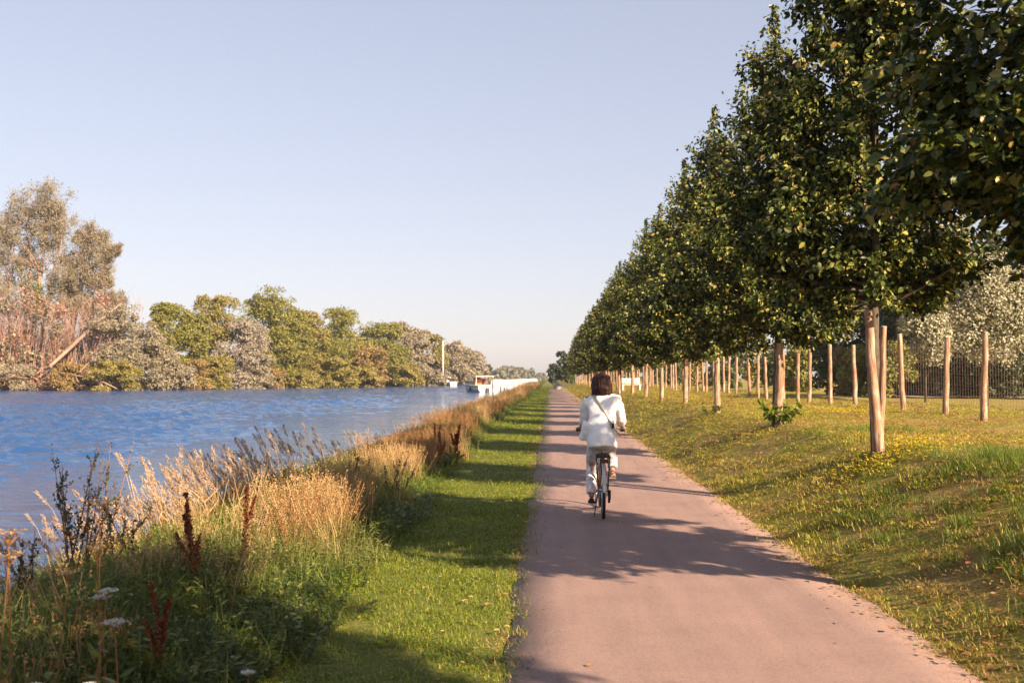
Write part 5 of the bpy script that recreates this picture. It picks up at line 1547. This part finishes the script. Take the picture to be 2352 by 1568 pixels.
def cyclist():
    root = empty('person', (BX, BY, .026), R(-1.0), 'woman with dark bobbed hair in a loose white shirt riding away on the bicycle', 'person')
    # joints
    pel = (0, .20, .93); wa = (0, .235, 1.08); ch = (0, .29, 1.27); nb = (0, .34, 1.44); hd = (0, .375, 1.585)
    sh = lambda s_: (s_ * .175, .315, 1.395)
    el = lambda s_: (s_ * (.228 if s_ > 0 else .205), .45, 1.18)
    wr = lambda s_: (s_ * (.275 if s_ > 0 else .25), .675, 1.045)
    a = Acc()
    a.tube([(0, .20, .87), pel, wa, ch, (0, .315, 1.37), (0, .33, 1.42)], [.13, .165, .13, .15, .155, .09], 16, ry=[.10, .12, .095, .105, .10, .06], up=(0, 1, 0))
    a.tube([(0, .335, 1.40), (0, .355, 1.52)], [.055, .05], 12)
    a.sphere((0, .38, 1.60), (.075, .095, .115), 0, 18, 14)
    a.sphere((0, .425, 1.545), (.052, .06, .05), 0, 12, 8)          # jaw
    a.sphere((0, .478, 1.59), (.014, .022, .022), 0, 8, 6)           # nose
    for s_ in (-1, 1):
        a.sphere((s_ * .077, .375, 1.59), (.012, .022, .033), 0, 8, 6)  # ears
        a.sphere(sh(s_), .052, 0, 10, 8)
        a.tube([sh(s_), el(s_)], [.042, .038], 10); a.sphere(el(s_), .041, 0, 10, 8)
        a.tube([el(s_), wr(s_)], [.039, .026], 10)
        w = np.array(wr(s_)); g = np.array([s_ * .283, .755, 1.03])
        a.tube([w, (w + g) / 2 + [0, 0, .004], g], [.026, .038, .036], 10, ry=[.022, .020, .018])
        for k in range(4):
            b = g + np.array([s_ * (.028 - .019 * k), 0, .004]); L = (.034, .040, .038, .030)[k]
            a.tube([b, b + [0, L * .8, .006], b + [0, L * 1.05, -.018], b + [0, L * .6, -.038], b + [0, L * .1, -.044]], [.010, .009, .009, .0085, .007], 7)
        tb = g + np.array([-s_ * .03, -.03, 0]); a.tube([tb, tb + [-s_ * .018, .02, -.012], tb + [-s_ * .006, .045, -.034]], [.012, .010, .008], 7)
    hipL, kneeL, ankL = (-.085, .22, .89), (-.125, .575, .60), (-.128, .42, .215)
    hipR, kneeR, ankR = (.085, .22, .89), (.125, .60, .865), (.128, .385, .535)
    for (h_, k_, an) in ((hipL, kneeL, ankL), (hipR, kneeR, ankR)):
        a.sphere(h_, .085, 0, 10, 8)
        a.tube([h_, k_], [.088, .058], 12); a.sphere(k_, .058, 0, 10, 8)
        m = (np.array(k_) * .65 + np.array(an) * .35) + [0, -.015, 0]
        a.tube([k_, m, an], [.054, .054, .036], 12)
        a.tube([an, np.array(an) + [0, -.01, -.05], np.array(an) + [0, .08, -.062], np.array(an) + [0, .16, -.066]], [.036, .04, .036, .024], 10)
    body = mobj('body', a.mesh('body', [M_SKIN], True), root); remesh(body, .0075, 3)
    # face details on the far side
    for s_ in (-1, 1):
        e = Acc(); e.sphere((s_ * .028, .460, 1.612), (.013, .010, .008), 0, 8, 6); mobj('eye', e.mesh('eye', [M_WHITE], True), root)
    e = Acc(); e.sphere((0, .475, 1.553), (.022, .008, .007), 0, 8, 5); mobj('mouth', e.mesh('mouth', [M_RED], True), root)
    # hair : bob
    h = Acc()
    h.sphere((0, .362, 1.628), (.092, .112, .100), 0, 18, 12)
    h.tube([(0, .335, 1.66), (0, .325, 1.60), (0, .315, 1.53), (0, .305, 1.475)], [.085, .096, .112, .108], 16, ry=[.072, .078, .075, .05], up=(0, 1, 0))
    for s_ in (-1, 1): h.tube([(s_ * .07, .37, 1.65), (s_ * .098, .375, 1.58), (s_ * .105, .375, 1.50)], [.035, .036, .024], 8)
    for k in range(34):
        an = -2.9 + 2.66 * k / 33; x = math.cos(an) * .105; y = .335 + math.sin(an) * .068
        h.tube([(x * .6, y * .5 + .17, 1.70), (x * 1.0, y, 1.60), (x * 1.12, y, 1.52), (x * 1.22, y - .004, 1.455 + .02 * math.sin(k * 2.3))], [.010, .014, .016, .006], 6)
    hair = mobj('hair', h.mesh('hair', [M_HAIR], True), root); remesh(hair, .0065, 2, .006, .03)
    g = Acc(); rh = np.random.default_rng(3)
    for k in range(420):
        an = rh.uniform(0, 2 * math.pi); 
        if 0.9 < an < 2.25: continue                       # the face stays free
        st = np.array([.02 * math.cos(an) * rh.random(), .36 + .03 * math.sin(an) * rh.random(), 1.725 + rh.normal(0, .004)])
        ca, sa = math.cos(an), math.sin(an)
        p1 = np.array([ca * .088, .362 + sa * .100, 1.675]); p2 = np.array([ca * .106, .350 + sa * .098, 1.60])
        p3 = np.array([ca * .110, .338 + sa * .082, 1.53]); fl = rh.uniform(.104, .126)
        p4 = np.array([ca * fl, .330 + sa * .080, rh.uniform(1.445, 1.485)])
        w = rh.normal(0, .007, (5, 3)); w[0] *= .3
        g.tube(np.array([st, p1, p2, p3, p4]) + w, [.005, .006, .0065, .006, .002], 4, cap=False)
    mobj('hair_strands', g.mesh('hair_strands', [M_HAIR], True), hair)['kind'] = 'stuff'
    # shirt
    s = Acc()
    s.tube([(-.005, .08, .825), (-.005, .11, .92), (0, .16, 1.03), (0, .215, 1.15), (0, .265, 1.28), (0, .30, 1.375), (0, .325, 1.44), (0, .335, 1.475)],
           [.175, .188, .18, .168, .166, .165, .10, .058], 24, ry=[.16, .17, .155, .14, .13, .105, .075, .052], up=(0, 1, 0))
    s.tube([(-.14, .16, 1.10), (-.20, .15, 1.0), (-.262, .16, .925)], [.10, .075, .028], 10, ry=[.12, .09, .05], up=(0, 1, 0))   # blown hem
    for q in (-1, 1):
        e_ = np.array(el(q)); s.tube([(q * .10, .31, 1.385), (q * .168, .315, 1.385), (q * .205, .37, 1.30), e_ + [q * .008, -.03, -.02], e_ * .55 + np.array(wr(q)) * .45 + [q * .01, 0, -.005]], [.082, .082, .068, .058, .052], 14)
    shirt = mobj('shirt', s.mesh('shirt', [M_SHIRT], True), root); remesh(shirt, .010, 7, .045, .24)
    t2 = bpy.data.textures.new('cloth_creases', 'MARBLE'); t2.noise_scale = .16; t2.turbulence = 6; t2.noise_depth = 1
    d2 = shirt.modifiers.new('creases', 'DISPLACE'); d2.texture = t2; d2.strength = .016; d2.mid_level = .5; d2.texture_coords = 'LOCAL'
    # trousers
    t = Acc()
    t.tube([(0, .17, .98), (0, .19, .90), (0, .22, .83)], [.16, .185, .15], 16, ry=[.12, .14, .10], up=(0, 1, 0))
    for (h_, k_, an) in ((hipL, kneeL, ankL), (hipR, kneeR, ankR)):
        h_, k_, an = map(np.array, (h_, k_, an))
        t.tube([h_, (h_ + k_) / 2, k_, k_ * .5 + an * .5 + [0, -.02, 0], an + [0, -.005, .035]], [.096, .086, .068, .066, .060], 14)
    tr = mobj('trousers', t.mesh('trousers', [M_TROU], True), root); remesh(tr, .010, 5, .022, .14)
    for an in (ankL, ankR):
        c = Acc(); an = np.array(an)
        c.tube([an + [0, -.035, -.02], an + [0, -.04, -.06], an + [0, .0, -.066], an + [0, .09, -.070], an + [0, .19, -.072]], [.040, .044, .044, .044, .026], 12, ry=[.02, .03, .026, .024, .016])
        sh_ = mobj('shoe', c.mesh('shoe', [M_LEATH if an[0] < 0 else mat_simple('tan_sandal', (.35, .2, .12), .6)], True), root)
        d = Acc(); d.box((an[0], an[1] + .065, an[2] - .084), (.085, .25, .016)); mobj('sole', d.mesh('sole', [M_WHITE if an[0] < 0 else M_TAN]), sh_)
cyclist()
def bag():
    root = empty('shoulder_bag', (BX, BY, .026), R(-1.0), 'small dark bag on a tan strap slung across the cyclist back', 'bag')
    a = Acc()
    back = [(-.095, .255, 1.455), (-.06, .195, 1.40), (.02, .125, 1.27), (.10, .055, 1.13), (.165, .045, 1.02), (.21, .10, .975)]
    front = [(-.095, .255, 1.455), (-.10, .36, 1.47), (-.06, .45, 1.36), (.05, .48, 1.2), (.12, .44, 1.05), (.22, .28, .98), (.21, .10, .975)]
    for pl in (back, front): a.tube(pl, .016, 6, 0, ry=.005)
    mobj('strap', a.mesh('strap', [M_TAN], True), root)
    b = Acc(); b.box((.12, .025, 1.10), (.03, .03, .06)); mobj('buckle', b.mesh('buckle', [M_LEATH]), root)
    b = Acc(); b.box((.12, .44, .98), (.06, .20, .15), 0, 0, (.8, .9)); mobj('pouch', b.mesh('pouch', [M_LEATH]), root)
bag()

# ------------------------------------------------------------------ haze
def haze():
    x0, x1, y0, y1, z0, z1 = -700, 700, -150, 1500, -2.6, 46
    b = Acc(); b.box(((x0 + x1) / 2, (y0 + y1) / 2, (z0 + z1) / 2), (x1 - x0, y1 - y0, z1 - z0))
    m, n, l = new_mat('haze_air')
    v = n.new('ShaderNodeVolumePrincipled')
    v.inputs['Color'].default_value = (0.93, 0.91, 0.95, 1)
    v.inputs['Density'].default_value = 0.00022
    v.inputs['Anisotropy'].default_value = 0.2
    o = n.new('ShaderNodeOutputMaterial'); l.new(v.outputs[0], o.inputs['Volume'])
    mobj('haze', b.mesh('haze', [m]), kind='stuff')
haze()
